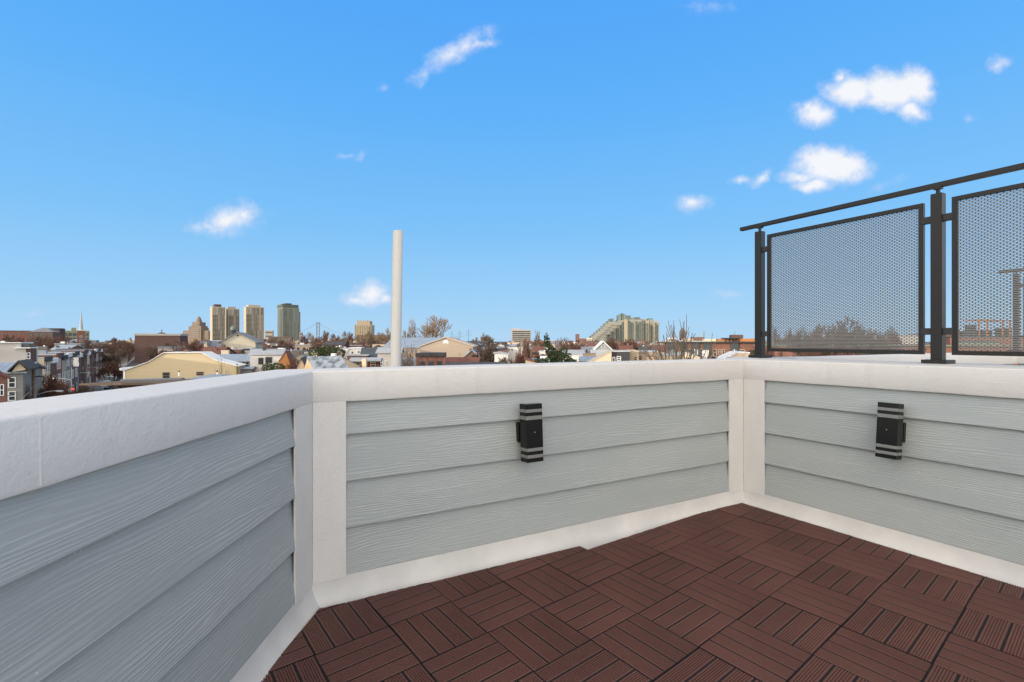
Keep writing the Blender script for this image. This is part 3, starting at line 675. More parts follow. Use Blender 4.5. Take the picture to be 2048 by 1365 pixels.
# ---------------------------------------------------------------- trees
def rot_dir(d, ang, az):
    a = d.orthogonal().normalized(); b = d.cross(a); return (d*math.cos(ang) + (a*math.cos(az)+b*math.sin(az))*math.sin(ang)).normalized()
def grow(seed, H, lv=6, spread=.62, trunk=.28, tr=.17, kids=(3,4), decay=.70, twig_r=.012, up=.18, tmat=None, cmat=None, sides=3):
    rg = random.Random(seed); T = MB(); Cw = MB(); T.nofix = Cw.nofix = True
    def rec(p, d, L, r, l):
        m = T if l <= 2 else Cw; pts = [p]; dd = d; k = 3 if l < 3 else 2
        for i in range(k):
            dd = (dd + Vector((rg.uniform(-1,1),rg.uniform(-1,1),rg.uniform(-.6,1)))*.11 + Vector((0,0,up*.35))).normalized(); pts.append(pts[-1]+dd*L/k)
        rr = r
        for i in range(k):
            r2 = r*(1-.35*(i+1)/k); m.tube(pts[i], pts[i+1], rr, r2, 6 if l == 0 else (4 if l < 3 else sides), cap=False); rr = r2
        if l >= lv: return
        nk = rg.randint(*kids); az = rg.uniform(0,6.28)
        for j in range(nk):
            f = rg.uniform(.45,1) if j else 1; i = min(int(f*k), k-1); q = pts[i].lerp(pts[i+1], f*k-i) if f < 1 else pts[-1]
            ang = rg.uniform(.35,1.0)*spread*(.6 if j == 0 else 1.15); nd = rot_dir(dd, ang, az+j*2.4+rg.uniform(-.5,.5)); nd = (nd + Vector((0,0,up))).normalized()
            rec(q, nd, L*decay*rg.uniform(.8,1.15)*(1 if l else .95), max(rr*.68, twig_r), l+1)
    rec(Vector((0,0,-.1)), Vector((0,0,1)), H*trunk, tr, 0)
    zmax = max(v[2] for v in Cw.v); s = H/zmax
    for m in (T, Cw): m.v = [(a*s,b*s,c*s) for a,b,c in m.v]
    return T, Cw
PROTO = {}
def tree_proto(key, tm, cm, **kw):
    T, Cw = grow(**kw); a = T.build('trunk', tm); b = Cw.build('crown', cm); C.objects.unlink(a); C.objects.unlink(b)
    wd = max(abs(v[0]) for v in Cw.v); PROTO[key] = (a.data, b.data, kw['H'], wd)
tree_proto('round', bark, twig_b, seed=3, H=12, lv=6, spread=.85, trunk=.22, kids=(3,4), twig_r=.022, tr=.22)
tree_proto('round2', bark, twig_b, seed=11, H=12, lv=6, spread=.95, trunk=.18, kids=(3,4), twig_r=.022, tr=.24)
tree_proto('red', bark_g, twig_r, seed=5, H=10, lv=7, spread=.72, trunk=.14, kids=(3,4), decay=.74, twig_r=.016, up=.22, tr=.15)
tree_proto('vase', bark_g, twig_r, seed=21, H=8, lv=6, spread=.52, trunk=.08, kids=(3,4), decay=.82, twig_r=.013, up=.12, tr=.14)
tree_proto('sparse', bark_g, twig_b, seed=8, H=12, lv=5, spread=.62, trunk=.22, kids=(2,3), decay=.80, twig_r=.018, up=.16, tr=.16)
tree_proto('limbs', bark_g, bark_g, seed=14, H=14, lv=4, spread=.62, trunk=.10, kids=(3,4), decay=.84, twig_r=.026, up=.10, tr=.20)
tree_proto('tall', bark_g, twig_t, seed=17, H=18, lv=6, spread=.70, trunk=.20, kids=(3,3), decay=.76, twig_r=.045, up=.14, tr=.30)
tree_proto('tall2', bark_g, twig_t, seed=29, H=18, lv=6, spread=.78, trunk=.16, kids=(3,3), decay=.77, twig_r=.045, up=.10, tr=.30)
def tree(key, x, ytop, Y, label, wpx=None, rz=None, group=None, z0=0, name='bare_tree', cat='tree', cmat=None):
    a, b, H, wd = PROTO[key]; h = Z(ytop, Y)-z0; s = h/H; X = K(x)*Y
    root = thing(name, label, cat, (X,Y,z0), rz if rz is not None else random.uniform(0,6.28), group)
    sx = s if not wpx else (wpx/1000*Y/2)/wd; sx = max(min(sx, s*2.2), s*.35); root.scale = (sx,sx,s)
    for nm, me in (('trunk',a),('crown',b)):
        o = bpy.data.objects.new(nm, me); C.objects.link(o); o.parent = root
        if nm == 'crown' and cmat: o.material_slots[0].link = 'OBJECT'; o.material_slots[0].material = cmat
    return root
def foliage(mb, blobs, n, sz, rg, shell=.55):
    tot = sum((b[3]*b[4]*b[5])**.66 for b in blobs)
    for bx,by,bz,rx,ry,rz in blobs:
        for _ in range(int(n*(rx*ry*rz)**.66/tot)):
            d = Vector((rg.gauss(0,1),rg.gauss(0,1),rg.gauss(0,1))).normalized(); r = rg.uniform(shell,1)**.6; nz = 1+.28*mnoise.noise((d.x*2.5+bx, d.y*2.5+by, d.z*2.5+bz))
            p = Vector((bx+d.x*rx*r*nz, by+d.y*ry*r*nz, bz+d.z*rz*r*nz)); a = Vector((rg.gauss(0,1),rg.gauss(0,1),rg.gauss(0,.8))).normalized(); b = a.orthogonal().normalized(); s = sz*rg.uniform(.5,1.2)
            mb.add([p-a*s, p+b*s*.45, p+a*s, p-b*s*.45], [(0,1,2,3)])
def evergreen(label, x, Y, blobs, n, sz, seed, m=leaf, name='evergreen_shrub', cat='shrub', trunk_h=None):
    rg = random.Random(seed); root = thing(name, label, cat, (K(x)*Y,Y,0)); mb = MB(); mb.nofix = True; foliage(mb, blobs, n, sz, rg); mb.build('foliage', m, root)
    mb = MB(); top = trunk_h or max(b[2] for b in blobs); mb.tube((0,0,-.1),(0.05,0,top*.6),.16,.09,8).tube((.05,0,top*.58),(0,0,top),.09,.02,6)
    for b in blobs[::2]: mb.tube((0,0,max(b[2]*.7,.5)),(b[0]*.8,b[1]*.8,b[2]),.05,.015,5)
    mb.build('trunk', bark, root); return root

# ---------------------------------------------------------------- skyline, left to right
ctower_gl = glazing('tower_glazing', (.03,.03,.03), (.27,.235,.18), 4.4, 40, .30, (.46,.42,.35))
ctower = mat('pale_concrete', (.42,.37,.28), .85, .05, .05)
ctower2 = mat('grey_concrete', (.36,.32,.25), .85, .05, .05)
slab_tower('leftmost of three concrete slab towers on the skyline, with a dark rooftop box', 420, 424.5, 450.5, 613, 1300, R(41), ctower, ctower_gl, 30, (430,443,608), pm_=brick3)
slab_tower('narrower concrete slab tower in darker shade, middle of the three', 450.5, 456, 479, 617, 1330, R(41), ctower2, ctower_gl, 29, (459,472,613))
slab_tower('widest concrete slab tower, standing alone right of the pair', 487.5, 492, 528, 613, 1280, R(41), ctower, ctower_gl, 30, (497,521,609))
gl_green = glazing('green_glazing', (.06,.075,.066), (.21,.215,.17), 3.6, 60, .22, (.20,.235,.20))
root, c, u, w, q, h = slab_tower('tall green glass tower with a dark band round its top', 555, 565.5, 598.5, 615, 1250, R(42), mat('green_grey_panel', (.26,.265,.20), .6, .05, .05), gl_green, 32, (572,584,606), pm_=dgrey, side_glz=True, gap=.3)
MB().box(-.6,-.6,h,w-2,q+.6,h+8).build('crown_band', mat('dark_green_panel', (.085,.10,.085), .6, .05, .1), root)
MB().box(w-.1,1,0,w+3.2,q-2,h-9).build('balcony_stack', gl_green, root)

def box_px(root, c, u, x0, x1, y0, y1, Y, yb, yf, m, nm):
    t0, t1 = px_t(c,u,x0), px_t(c,u,x1); return MB().box(t0, yf, Z(y1,Y), t1, yb, Z(y0,Y)).build(nm, m, root)
# stepped stone tower
Y = 1400; c, u = frame(363, Y, 0); stone = mat('beige_stone', (.22,.17,.13), .9, .1, .06); gl_st = glazing('stone_windows', (.07,.055,.05), (.21,.165,.125), 3.4, 5.0, .8, (.10,.08,.07))
root = thing('stepped_tower', 'beige stone tower stepping up to a round lantern, left of the slab towers', 'tower', (c.x, c.y, 0))
MB().box(0,6,0,px_t(c,u,414.5),40,Z(661,Y)).build('wing', stone, root)
for a, b in ((365,376),(402,413)): box_px(root,c,u,a,b,664,676,Y,6.1,5.5,gl_st,'window_group')
for a, b, y0, y1, yf in ((377,402,655,700,0),(379.5,400.5,651.5,655,2),(382.5,397.5,644,651.5,4)): box_px(root,c,u,a,b,y0,y1,Y,36-yf,yf,stone,'setback')
box_px(root,c,u,381,398,657,676,Y,.1,-.6,gl_st,'window_group'); box_px(root,c,u,384.5,395.5,646,651,Y,4.1,3.4,gl_st,'window_group')
mx_ = px_t(c,u,390); mb = MB(); mb.tube((mx_,18,Z(644,Y)-.5),(mx_,18,Z(639,Y)),8.0,7.0,8).tube((mx_,18,Z(639,Y)),(mx_,18,Z(635,Y)),5.6,4.8,8).tube((mx_,18,Z(635,Y)),(mx_,18,Z(631.5,Y)),3.8,.6,8); mb.build('lantern', stone, root)
for a in (377.5,401.5): MB().tube((px_t(c,u,a),2,Z(655,Y)),(px_t(c,u,a),2,Z(652.8,Y)),1.6,1.0,6).build('corner_turret', stone, root)

# ribbed tower right of the bridge
Y = 1500; c, u = frame(709.5, Y, 0); root = thing('ribbed_tower', 'beige tower with vertical ribs and notched crown, left of the white pipe', 'tower', (c.x,c.y,0)); rst = mat('ribbed_stone', (.31,.26,.18), .9, .08, .05); W_ = px_t(c,u,743.5)
MB().box(0,0,0,W_,30,Z(650,Y)).build('body', glazing('rib_glazing', (.09,.08,.07), (.29,.24,.17), 3.0, 4.2, .9), root)
box_px(root,c,u,713.5,739.5,642,650,Y,28,1.5,rst,'crown')
for i in range(8): t = W_*(i+.02)/7.3; MB().box(t,-1.2,0,t+1.7,.05,Z(651 if 0<i<7 else 649,Y)).build('rib', rst, root)
for a in (714,719,726,733,737.6): box_px(root,c,u,a,a+1.6,640,642.02,Y,4,1.4,rst,'pinnacle')

# suspension bridge
Y = 2800; c, u = frame(636, Y, 0); steel = mat('blue_steel', (.16,.20,.27), .6, .08, .02)
root = thing('suspension_bridge', 'blue-grey steel suspension bridge tower with cables, behind the trees', 'bridge', (c.x, c.y, 0)); zt = Z(644.5,Y); zd = Z(677.5,Y)
for sx_ in (-7.8, 7.8):
    MB().box(sx_-1.8,-3,0,sx_+1.8,3,zt).build('tower_leg', steel, root)
mb = MB(); nb = 5; z0 = zd
for i in range(nb):
    a = z0+(zt-z0)*i/nb; b = z0+(zt-z0)*(i+1)/nb; mb.tube((-7.5,0,a),(7.5,0,b),.9,n=4).tube((7.5,0,a),(-7.5,0,b),.9,n=4)
mb.box(-9.6,-3.2,zt-5,9.6,3.2,zt-.01).box(-7.8,-3,zd-2,7.8,3,zd+2); mb.build('cross_bracing', steel, root)
for sg in (-1, 1):
    pts = [(sg*L_, 0, zd+5+(zt-zd-7)*(1-L_/265)**2) for L_ in [265*i/14 for i in range(15)]]
    mb = MB(); mb.path(pts, .75, 5); cb = mb.build('main_cable', steel, root)
    mb = MB()
    for p in pts[1:-1]: mb.tube(p, (p[0],0,zd), .22, n=3)
    mb.build('suspenders', steel, cb)
MB().box(-330,-8,zd-4,480,8,zd+1).build('deck', steel, root)
for i in range(6): xx = 200+i*52; MB().box(xx-3,-5,0,xx+3,5,zd-4.01).build('pier', rst, root)

# white spire on a brick church tower
Y = 360; c, u = frame(154.4, Y, R(39)); root = thing('church_tower', 'square red brick church tower carrying a tall white spire', 'church', (c.x,c.y,0), R(39)); w_ = px_t(c,u,169.6); zt = Z(661,Y)
MB().box(0,0,0,w_,w_,zt).build('tower', brick, root)
mb = MB(); mb.box(-.15,-.15,zt,w_+.15,w_+.15,zt+.35); mb.build('cornice', M_white, root)
mb = MB(); mb.tube((w_/2,w_/2,zt+.3),(w_/2,w_/2,zt+1.6),1.35,1.25,8).tube((w_/2,w_/2,zt+1.6),(w_/2,w_/2,Z(621.5,Y)),1.1,.06,8); sp_ = mb.build('spire', mat('pale_spire', (.36,.385,.385), .7, .05, .2), root)
MB().tube((w_/2,w_/2,Z(621.5,Y)),(w_/2,w_/2,Z(619.5,Y)),.07,.03,5).build('finial', M_dark, sp_)
for yy in (671,679): window(root, w_*.36, w_*.64, Z(yy+4.5,Y), Z(yy,Y), False, M_white)

slab_tower('low wide green-grey office slab behind the white spire', 124, 125, 179, 661, 560, R(46), mat('olive_panel', (.24,.24,.17), .8, .06, .1), glazing('olive_glazing', (.07,.08,.075), (.20,.20,.15), 4, 60, .3), 4, (143,153,655), name='office_block', cat='building')
# brick institution on the left horizon
side_gable('long red brick institution on the left horizon, flat roofed with small roof huts', -25, 58, 661.5, 661.4, 430, 30, brick, r_dark, name='institution_building', cat='building', wins=[(x,666,x+3,669) for x in range(4,56,7)], far=True)
r_, *_ = side_gable('grey hip-roofed brick hall beside the left trees', 57, 106, 664, 655.5, 400, 22, brick2, r_grey, name='brick_hall', cat='building', hip=6, wins=[(x,667,x+3,672) for x in range(62,104,6)], far=True)
side_gable('dark boxy brick block right of the grey hip roof', 97, 119, 657, 656.9, 450, 20, brick3, r_dark, name='brick_block', cat='building', wins=[(x,661,x+2.5,664) for x in range(100,118,5)], far=True)
MB_ = MB(); 
for a, b, y0 in ((11.5,15.5,655),(16,19,654),(45,50,658)): pass
# dark church hall with a cross
root, loc, c, u = pfront('big dark brown brick hall with a pale parapet and a small cross', [(269.5,671),(360.4,671)], 260, 26, brick3, None, name='church_hall', cat='church')
Yc = 260; box_px(root,c,u,268.3,361.6,667,671.02,Yc,26.2,-.3,mat('pale_parapet', (.36,.34,.31), .9, .08, .3),'parapet')
mb = MB(); mb.prism([(px_t(c,u,312),Z(667,Yc)),(px_t(c,u,333),Z(667,Yc)),(px_t(c,u,322.5),Z(663.6,Yc))], 1, 2, 'y'); pe = mb.build('pediment', brick2, root)
tx = px_t(c,u,322.2); MB().box(tx-.09,1.4,Z(663.8,Yc),tx+.09,1.6,Z(658.5,Yc)).box(tx-.42,1.41,Z(660.5,Yc),tx+.42,1.59,Z(659.8,Yc)).build('cross', M_dark, pe)
# green dome
c, u = frame(466, 620, 0); root = thing('church_dome', 'small green copper dome behind the cream gable', 'dome', (c.x,c.y,0)); mb = MB(); z0 = Z(660,620)
prof = [(3.2,0),(3.2,1.5),(2.9,2.6),(2.3,3.7),(1.4,4.5),(.3,5.0),(.15,6.2)]
for (a,b),(a2,b2) in zip(prof, prof[1:]): mb.tube((0,0,z0+b),(0,0,z0+b2),a,a2,14)
mb.build('dome', green_m, root, smooth=True); MB().tube((0,0,0),(0,0,z0),3.4,n=12).build('drum', dgrey, root)
# cream gable
root, loc, c, u = pfront('plain cream stucco building with one wide pointed gable', [(441,684),(474.7,665.6),(511,684)], 170, 22, mat('cream_wall', (.50,.46,.36), .9, .05, .2), r_grey, over=.7, rt=.3)
t = px_t(c,u,475.5); MB().tube((t,-.12,Z(671,170)),(t,.05,Z(671,170)),.28,n=12).build('round_vent', M_dark, root)
side_gable('small brick wing with grey roof joined left of the cream gable', 413, 441, 693.5, 683, 165, 12, brick3, r_grey)
pfront('narrow cream gable end left of the brick wing', [(408,686),(411.5,681),(414,686)], 162, 10, cream, r_grey)

# far right part of the skyline
conc0 = mat('light_concrete', (.36,.35,.33), .85, .06, .1)
slab_tower('dark apartment slab with white floor bands above the reddish tree', 1022.3, 1023.5, 1062, 659, 820, R(3.5), conc0, glazing('dark_band_glazing', (.035,.035,.035), (.06,.055,.05), 5, 50, .2), 9, (1024,1038,656.5), gap=.5, name='apartment_slab', cat='building')
# great stepped apartment block
Y = 900; c, u = frame(1183, Y, R(-4)); root = thing('stepped_apartment_block', 'huge beige apartment block stepping down to the left, green glass on top', 'building', (c.x,c.y,0), R(-4))
conc = mat('grey_beige_concrete', (.245,.245,.22), .85, .05, .05); conc_o = mat('buff_concrete', (.33,.28,.21), .85, .04, .05); gg = glazing('teal_glazing', (.045,.06,.055), (.13,.15,.125), 3, 3.2, .3)
steps = [(1183,673),(1187,670),(1191,666),(1196,662),(1201,658),(1206,653),(1211,648),(1217,643)]
for i, (x_, y_) in enumerate(steps):
    x2 = steps[i+1][0] if i+1 < len(steps) else 1236; box_px(root,c,u,x_,x2+.0,y_,720,Y,50,3-i*.05,conc,'setback_bay')
    box_px(root,c,u,x_-.6,x_+3.4,y_-1.6,y_-.02,Y,40,4,green_m,'terrace_glasshouse')
bays = [(1236,1247.5,640.5),(1247.5,1255,639),(1255,1268,639.5),(1268,1283,639.5),(1283,1291,638),(1291,1298,641),(1298,1307,640),(1307,1316.5,642)]
for i, (a, b, y_) in enumerate(bays): box_px(root,c,u,a,b,y_,720,Y,50,(0,-2.5,-.5,-1,0,-1.5,0,-1)[i],(conc,conc_o,conc,conc,conc,conc_o,conc,conc_o)[i],'bay')
for a, b, y0 in ((1212,1214.4,668),(1220,1222.4,662),(1228,1230.4,657),(1238,1240.2,650),(1243.8,1246,644),(1256.2,1258.8,642),(1270.5,1273,643),(1277.3,1280,644),(1284.6,1287.6,641),(1292.5,1295,646),(1299,1301.4,648),(1309.5,1312,646)):
    box_px(root,c,u,a,b,y0,690,Y,2,-3.0,gg,'window_column')
for a, y0 in ((1234.3,655),(1241.8,650),(1259.8,645),(1263.6,645),(1274.2,648),(1288.6,648),(1302.8,652),(1314,650)):
    box_px(root,c,u,a,a+1.0,y0,690,Y,2,-2.9,gg,'window_column')
for i,(a,b,y0) in enumerate(((1238,1243,629.5),(1244,1247,626.5),(1247.5,1252,628),(1252,1262,631),(1262,1270,635),(1270,1281,634.5),(1300,1307,636.5),(1221,1228,637))):
    box_px(root,c,u,a,b,y0,642,Y,34,4,(green_m,gg)[i%2],'green_roof_house')
for k in range(13): y_ = 647+k*3.0; box_px(root,c,u,1316.4,1319.5,y_,y_+.9,Y,20,2,(conc_o,conc)[k%2],'balcony')
for k in range(8): 
    x_, y_ = steps[k]; box_px(root,c,u,x_+4,x_+9,y_+6,y_+6.9,Y,3,-2,conc_o,'terrace')
for k in range(5): box_px(root,c,u,1207+k*6,1213+k*6,674-k*6,674.9-k*6,Y,3,-2.5,conc_o,'terrace')

# small far things on the horizon
def far_block(label, x0, x1, y, Y, m, cat='building', name='distant_building', d=20, glz=None, yw=0):
    r, loc, c, u = pfront(label, [(x0,y),(x1,y)], Y, d, m, None, cat=cat, name=name, yaw=yw)
    if glz:
        h = loc[0][1]; n = max(1,int(h/7)); w = loc[-1][0]
        for k in range(n): MB().box(w*.06,-.15,h*(k+.35)/n,w*.94,.05,h*(k+.7)/n).build('window_band', glz, r)
    return r
gz = glazing('plain_glazing', (.06,.06,.06), (.20,.17,.14), 3, 60, .4)
far_block('grey-roofed distant block between the slab towers and the green tower', 530,545,661,1100,ctower2,glz=gz)
far_block('small pale block at the right foot of the green glass tower', 598,604,665,1200,conc,glz=gz)
far_block('red brick tower block on the horizon right of the conifer', 1151.5,1159,668,900,brick,glz=gz)
far_block('low red brick range beside the small brick tower', 1159,1176,677,880,brick,glz=gz)
far_block('low cream block at the foot of the stepped apartments', 1174,1184,676,860,cream,glz=gz)
far_block('brown brick block behind the right-hand bare tree', 1385,1409,674,420,brick2,glz=None)
far_block('low buff range with rounded roofs right of the grey chimney', 1409,1437,678,400,cream)
far_block('grey-white distant block behind the big bare tree', 1336,1353,675,700,white_s,glz=gz)
far_block('pale blue-white shed on the horizon behind the big bare tree', 1318,1346,682,500,white_s)
far_block('orange-lit terrace block behind the brick apartments', 1366,1386,677,380,tan)
c, u = frame(1362,700,0); root = thing('brick_tower', 'tapering brown tower seen through the bare tree', 'tower', (c.x,c.y,0)); w_=px_t(c,u,1372)
mb = MB(); hh = Z(664,700); mb.box(0,0,0,w_,w_,hh); mb.build('tower', brick2, root); mb=MB(); mb.add([(0,0,hh),(w_,0,hh),(w_,w_,hh),(0,w_,hh),(w_*.3,w_*.3,Z(656,700)),(w_*.7,w_*.3,Z(656,700)),(w_*.7,w_*.7,Z(656,700)),(w_*.3,w_*.7,Z(656,700))],[(0,1,5,4),(1,2,6,5),(2,3,7,6),(3,0,4,7),(4,5,6,7)]); mb.build('spire', brick2, root)
def stack(label, x, y, Y, r, m, r2=None):
    o = MB().tube((0,0,0),(0,0,Z(y,Y)),r,r2 or r*.85,12).build('factory_chimney', m, None, (K(x)*Y,Y,0)); tag(o, label, 'chimney')
stack('slim grey factory chimney on the horizon', 1407.5, 663, 600, 1.0, conc)
stack('left of two stubby brown chimneys right of the big warehouse', 953, 674.5, 420, .9, brick2)
stack('right of two stubby brown chimneys, a little taller', 963, 673.5, 420, 1.0, brick2)
for x_, y_, lb in ((904,661,'left of three ship masts rising above the warehouse'),(919.5,660,'middle ship mast with crossed yards above the warehouse'),(937,658.5,'right ship mast with crossed yards above the warehouse')):
    Y=800; root = thing('ship_mast', lb, 'mast', (K(x_)*Y,Y,0)); MB().tube((0,0,0),(0,0,Z(y_,Y)),.35,.18,6).build('mast', dgrey, root)
    for k in range(3): zz = Z(y_+5+4*k,Y); MB().tube((-4-k*1.4,0,zz),(4+k*1.4,0,zz),.14,n=4).build('yard', dgrey, root)

# ---------------------------------------------------------------- middle distance, left
# modern white house
root, loc, c, u = pfront('big plain white boxy house at the left edge with a dark strip window', [(-30,686),(41,686),(41.01,696),(52,696)], 62, 6, mat('white_panel', (.46,.45,.42), .85, .04, .4), None, name='modern_house', base=0)
Y=62; box_px(root,c,u,-31,42,684.6,686.02,Y,6.2,-.2,M_white,'roof_edge'); box_px(root,c,u,30,62,695.2,697.2,Y,3.4,-.4,M_white,'canopy'); box_px(root,c,u,32,56,688,695,Y,4,.6,M_glass,'strip_window')
box_px(root,c,u,52,61,697.3,800,Y,3,.02,brick3,'side_wing')
for y0 in (707,722,740): window(root, px_t(c,u,54.5), px_t(c,u,59.5), Z(y0+11,Y), Z(y0,Y), False, y=.02)
t = px_t(c,u,4); mb = MB(); zz=Z(701,Y)
dsh = thing('satellite_dish', 'grey satellite dish on the white boxy house', 'satellite dish', (c.x+t, c.y-.35, zz))
mb = MB(); prev=None
for k in range(4): mb.tube((0,-.03*k*k*.6,0),(0,-.03*(k+1)**2*.6,0),.08+.09*k,.08+.09*(k+1),14,cap=(k==0))
mb.build('dish', dgrey, dsh, rot=(R(20),0,R(-30))); MB().tube((0,.1,-.5),(0,0,0),.03,n=6).build('bracket', dgrey, dsh)
# house with pale blue roof
root, c, u, w, h, hr = side_gable('grey house with pale metal roof and a small front gable, bottom left', -30, 46, 746, 728, 44, 7, grey_s, r_blue, wins=[(18.5,756,30,774),(18.5,784,30,800)])
mb = MB(); t0,t1,tp = px_t(c,u,26),px_t(c,u,56),px_t(c,u,41); mb.prism([(t0,Z(745,44)),(t1,Z(741,44)),(tp,Z(726,44))], -.5, 3.2, 'y'); mb.build('front_gable', cream, root)
mb = MB(); a=(t0-.2,Z(745,44)); b=(tp,Z(725.4,44)); d_=(t1+.25,Z(742,44)); mb.prism([a,b,d_,(d_[0],d_[1]+.16),(b[0],b[1]+.18),(a[0],a[1]+.16)], -.75, 3.3, 'y'); mb.build('gable_roof', r_dark, root)
pfront('red brick house corner at the very left edge', [(-60,744),(-14,742),(12,755)], 38, 2.2, brick, r_red, yaw=R(44), wins=[(1,770,6,790)], fm=M_white)

# terrace of row houses down the left side of the street
row = [('cream',cream,8.6),('brown',brick2,8.2),('red',brick,8.9),('tan',tan,8.4),('grey',grey_s,8.7),('brown',brick2,8.5),('blue',blue_s,8.8),('red',brick,8.2),('brown',brick3,8.6),('red',brick,8.9),('cream',cream,8.3),('brown',brick2,8.6),('red',brick,8.4),('brown',brick2,8.8),('tan',tan,8.4),('red',brick,8.9),('grey',grey_s,8.5),('red',brick2,8.6)]
ordn = ['nearest','second','third','fourth','fifth','sixth','seventh','eighth','ninth','tenth','eleventh','twelfth','thirteenth','fourteenth','fifteenth','sixteenth','seventeenth','farthest']
s_ = 0
for i, (nm, m_, h) in enumerate(row):
    w_ = 5.2 + (i%3)*.4; o = F0 + SD*s_; yw = math.atan2(SD.y, SD.x); d_ = 9 if i else 11
    root = thing('row_house', '%s row house down the left side of the street, %s walls and flat roof' % (ordn[i], nm), 'house', (o.x,o.y,0), yw, 'row houses down the left side of the street')
    # local x runs along the street, y away from it
    MB().box(0,0,0,w_-.02,d_,h).build('wall', m_, root)
    MB().box(.0,-.02,h,w_-.02,d_+.05,h+.12).build('roof', (r_white,r_grey,r_white,r_dark)[i%4], root)
    MB().box(.05,-.30,h-.45,w_-.07,-.001,h+.3).build('cornice', (dgrey,M_white,brick3)[i%3], root)
    for z_ in (1.0, 4.0, 6.6):
        if z_ > h-1.9: continue
        for x_ in (.8, 3.0):
            if z_ == 1.0 and x_ == .8: MB().box(x_,-.05,.15,x_+1.0,.02,2.4).build('door', (dgrey,brick3,M_white)[i%3], root); continue
            window(root, x_, x_+1.1, z_, z_+1.6, i > 6)
    if i in (0,2,3,5,8): chimney(root, 1.2, d_*.6, h, 1.0)
    if i in (1,4,7): MB().box(2,3,h+.12,4,5,h+.8).build('roof_hatch', M_grey, root)
    occupy([o, o+SD*w_, o+SD*w_-SN*d_, o-SN*d_]); s_ += w_
# the right side of the street further down
for i in range(12):
    s = 95+i*6; o = F0+SD*(s+5.6)+SN*14; yw = math.atan2(-SD.y, -SD.x); m_ = (brick,tan,grey_s,brick2)[i%4]; h = 8.0+(i*37%10)/10
    root = thing('row_house', '%s row house along the right side of the street, %s front' % (ordn[i], ('red brick','tan','grey','brown brick')[i%4]), 'house', (o.x,o.y,0), yw, 'row houses down the right side of the street')
    MB().box(0,0,0,5.6,10,h).build('wall', m_, root); MB().box(0,-.2,h,5.6,10.1,h+.2).build('roof', (r_white,r_grey,r_dark)[i%3], root)
    for x_ in (.7,3.2): window(root, x_, x_+1.1, 4.2, 5.8, True)
    occupy([o, o-SD*5.6, o-SD*5.6+SN*10, o+SN*10])

# cars
def car(label, s, a, col, group='cars on the street', flip=False, lights=False, kind=0):
    m = mat('car_paint_'+col[0], col[1], .25, .03, 1, spec=.6); o = F0+SD*s+SN*a; yw = math.atan2(SD.y,SD.x)+(math.pi if flip else 0)
    root = thing('parked_car' if not lights else 'car', label, 'car', (o.x,o.y,.005), yw, group)
    hh = 1.45 if not kind else 1.8
    P = [(-2.2,.35),(-2.25,.75),(-2.15,.95),(-1.25,.98) if not kind else (-2.1,1.0),(-.75,hh) if not kind else (-1.95,hh),(.55,hh),(1.15,1.0),(2.05,.85),(2.22,.65),(2.2,.32)]
    MB().prism(P, -.86, .86, 'y').build('body', m, root, bevel=.05)
    G = [(-1.1,1.02),(-.72,hh-.1),(.5,hh-.1),(1.0,1.02)] if not kind else [(-1.9,1.05),(-1.85,hh-.15),(.5,hh-.15),(1.0,1.02)]
    MB().prism(G, -.875, .875, 'y').build('side_windows', M_glass, root); 
    MB().add([(1.08,-.7,1.07),(1.08,.7,1.07),(.62,.64,hh-.04),(.62,-.64,hh-.04)], [(0,1,2,3)]).build('windscreen', M_glass, root)
    MB().add([(-1.24 if not kind else -2.12,-.7,1.07),(-1.24 if not kind else -2.12,.7,1.07),(-.84 if not kind else -2.0,.64,hh-.06),(-.84 if not kind else -2.0,-.64,hh-.06)], [(0,3,2,1)]).build('rear_window', M_glass, root)
    for x_ in (-1.35,1.35):
        for y_ in (-.80,.80):
            wl = MB().tube((x_,y_-.11,.33),(x_,y_+.11,.33),.33,n=14).build('wheel', M_under, root); MB().tube((x_,y_-.12,.33),(x_,y_+.12,.33),.19,n=10).build('rim', M_grey, wl)
    for y_ in (-.68,.68):
        MB().box(-2.27,y_-.14,.66,-2.2,y_+.14,.84).build('tail_light', glow_mat('lit_tail_light',(.8,.03,.02),6) if lights else mat('red_lens',(.35,.02,.02),.3), root)
        MB().box(2.14,y_-.16,.60,2.23,y_+.16,.76).build('headlight', M_glass2, root)
WHT=('white',(.7,.7,.7)); SLV=('silver',(.4,.42,.44)); BLK=('black',(.02,.02,.022)); BLU=('blue',(.05,.09,.16)); RED=('red',(.3,.03,.02))
for i,(s,a,co,lb,k) in enumerate(((30,3.5,BLK,'black parked car nearest the camera on the left kerb',0),(37,3.5,BLU,'dark blue parked car behind the nearest black car',0),(52,3.5,SLV,'silver parked car halfway down the left kerb',1),(59,3.5,WHT,'white parked car on the left kerb beside the terrace',0),(66,3.5,BLK,'black parked van beyond the white parked car',1),(73,3.5,WHT,'white parked van below the far street lamps',1),(80,3.5,SLV,'farthest silver car parked on the left kerb',0),(48,10.6,SLV,'silver car parked on the right kerb',0),(88,10.6,RED,'red car parked on the right kerb far down the street',0))): car(lb, s, a, co, kind=k, flip=(i%3==0))
car('white car driving away with its red tail lights lit', 56, 7.4, WHT, lights=True)
car('dark car far down the street with red tail lights lit', 150, 7.6, BLK, lights=True)

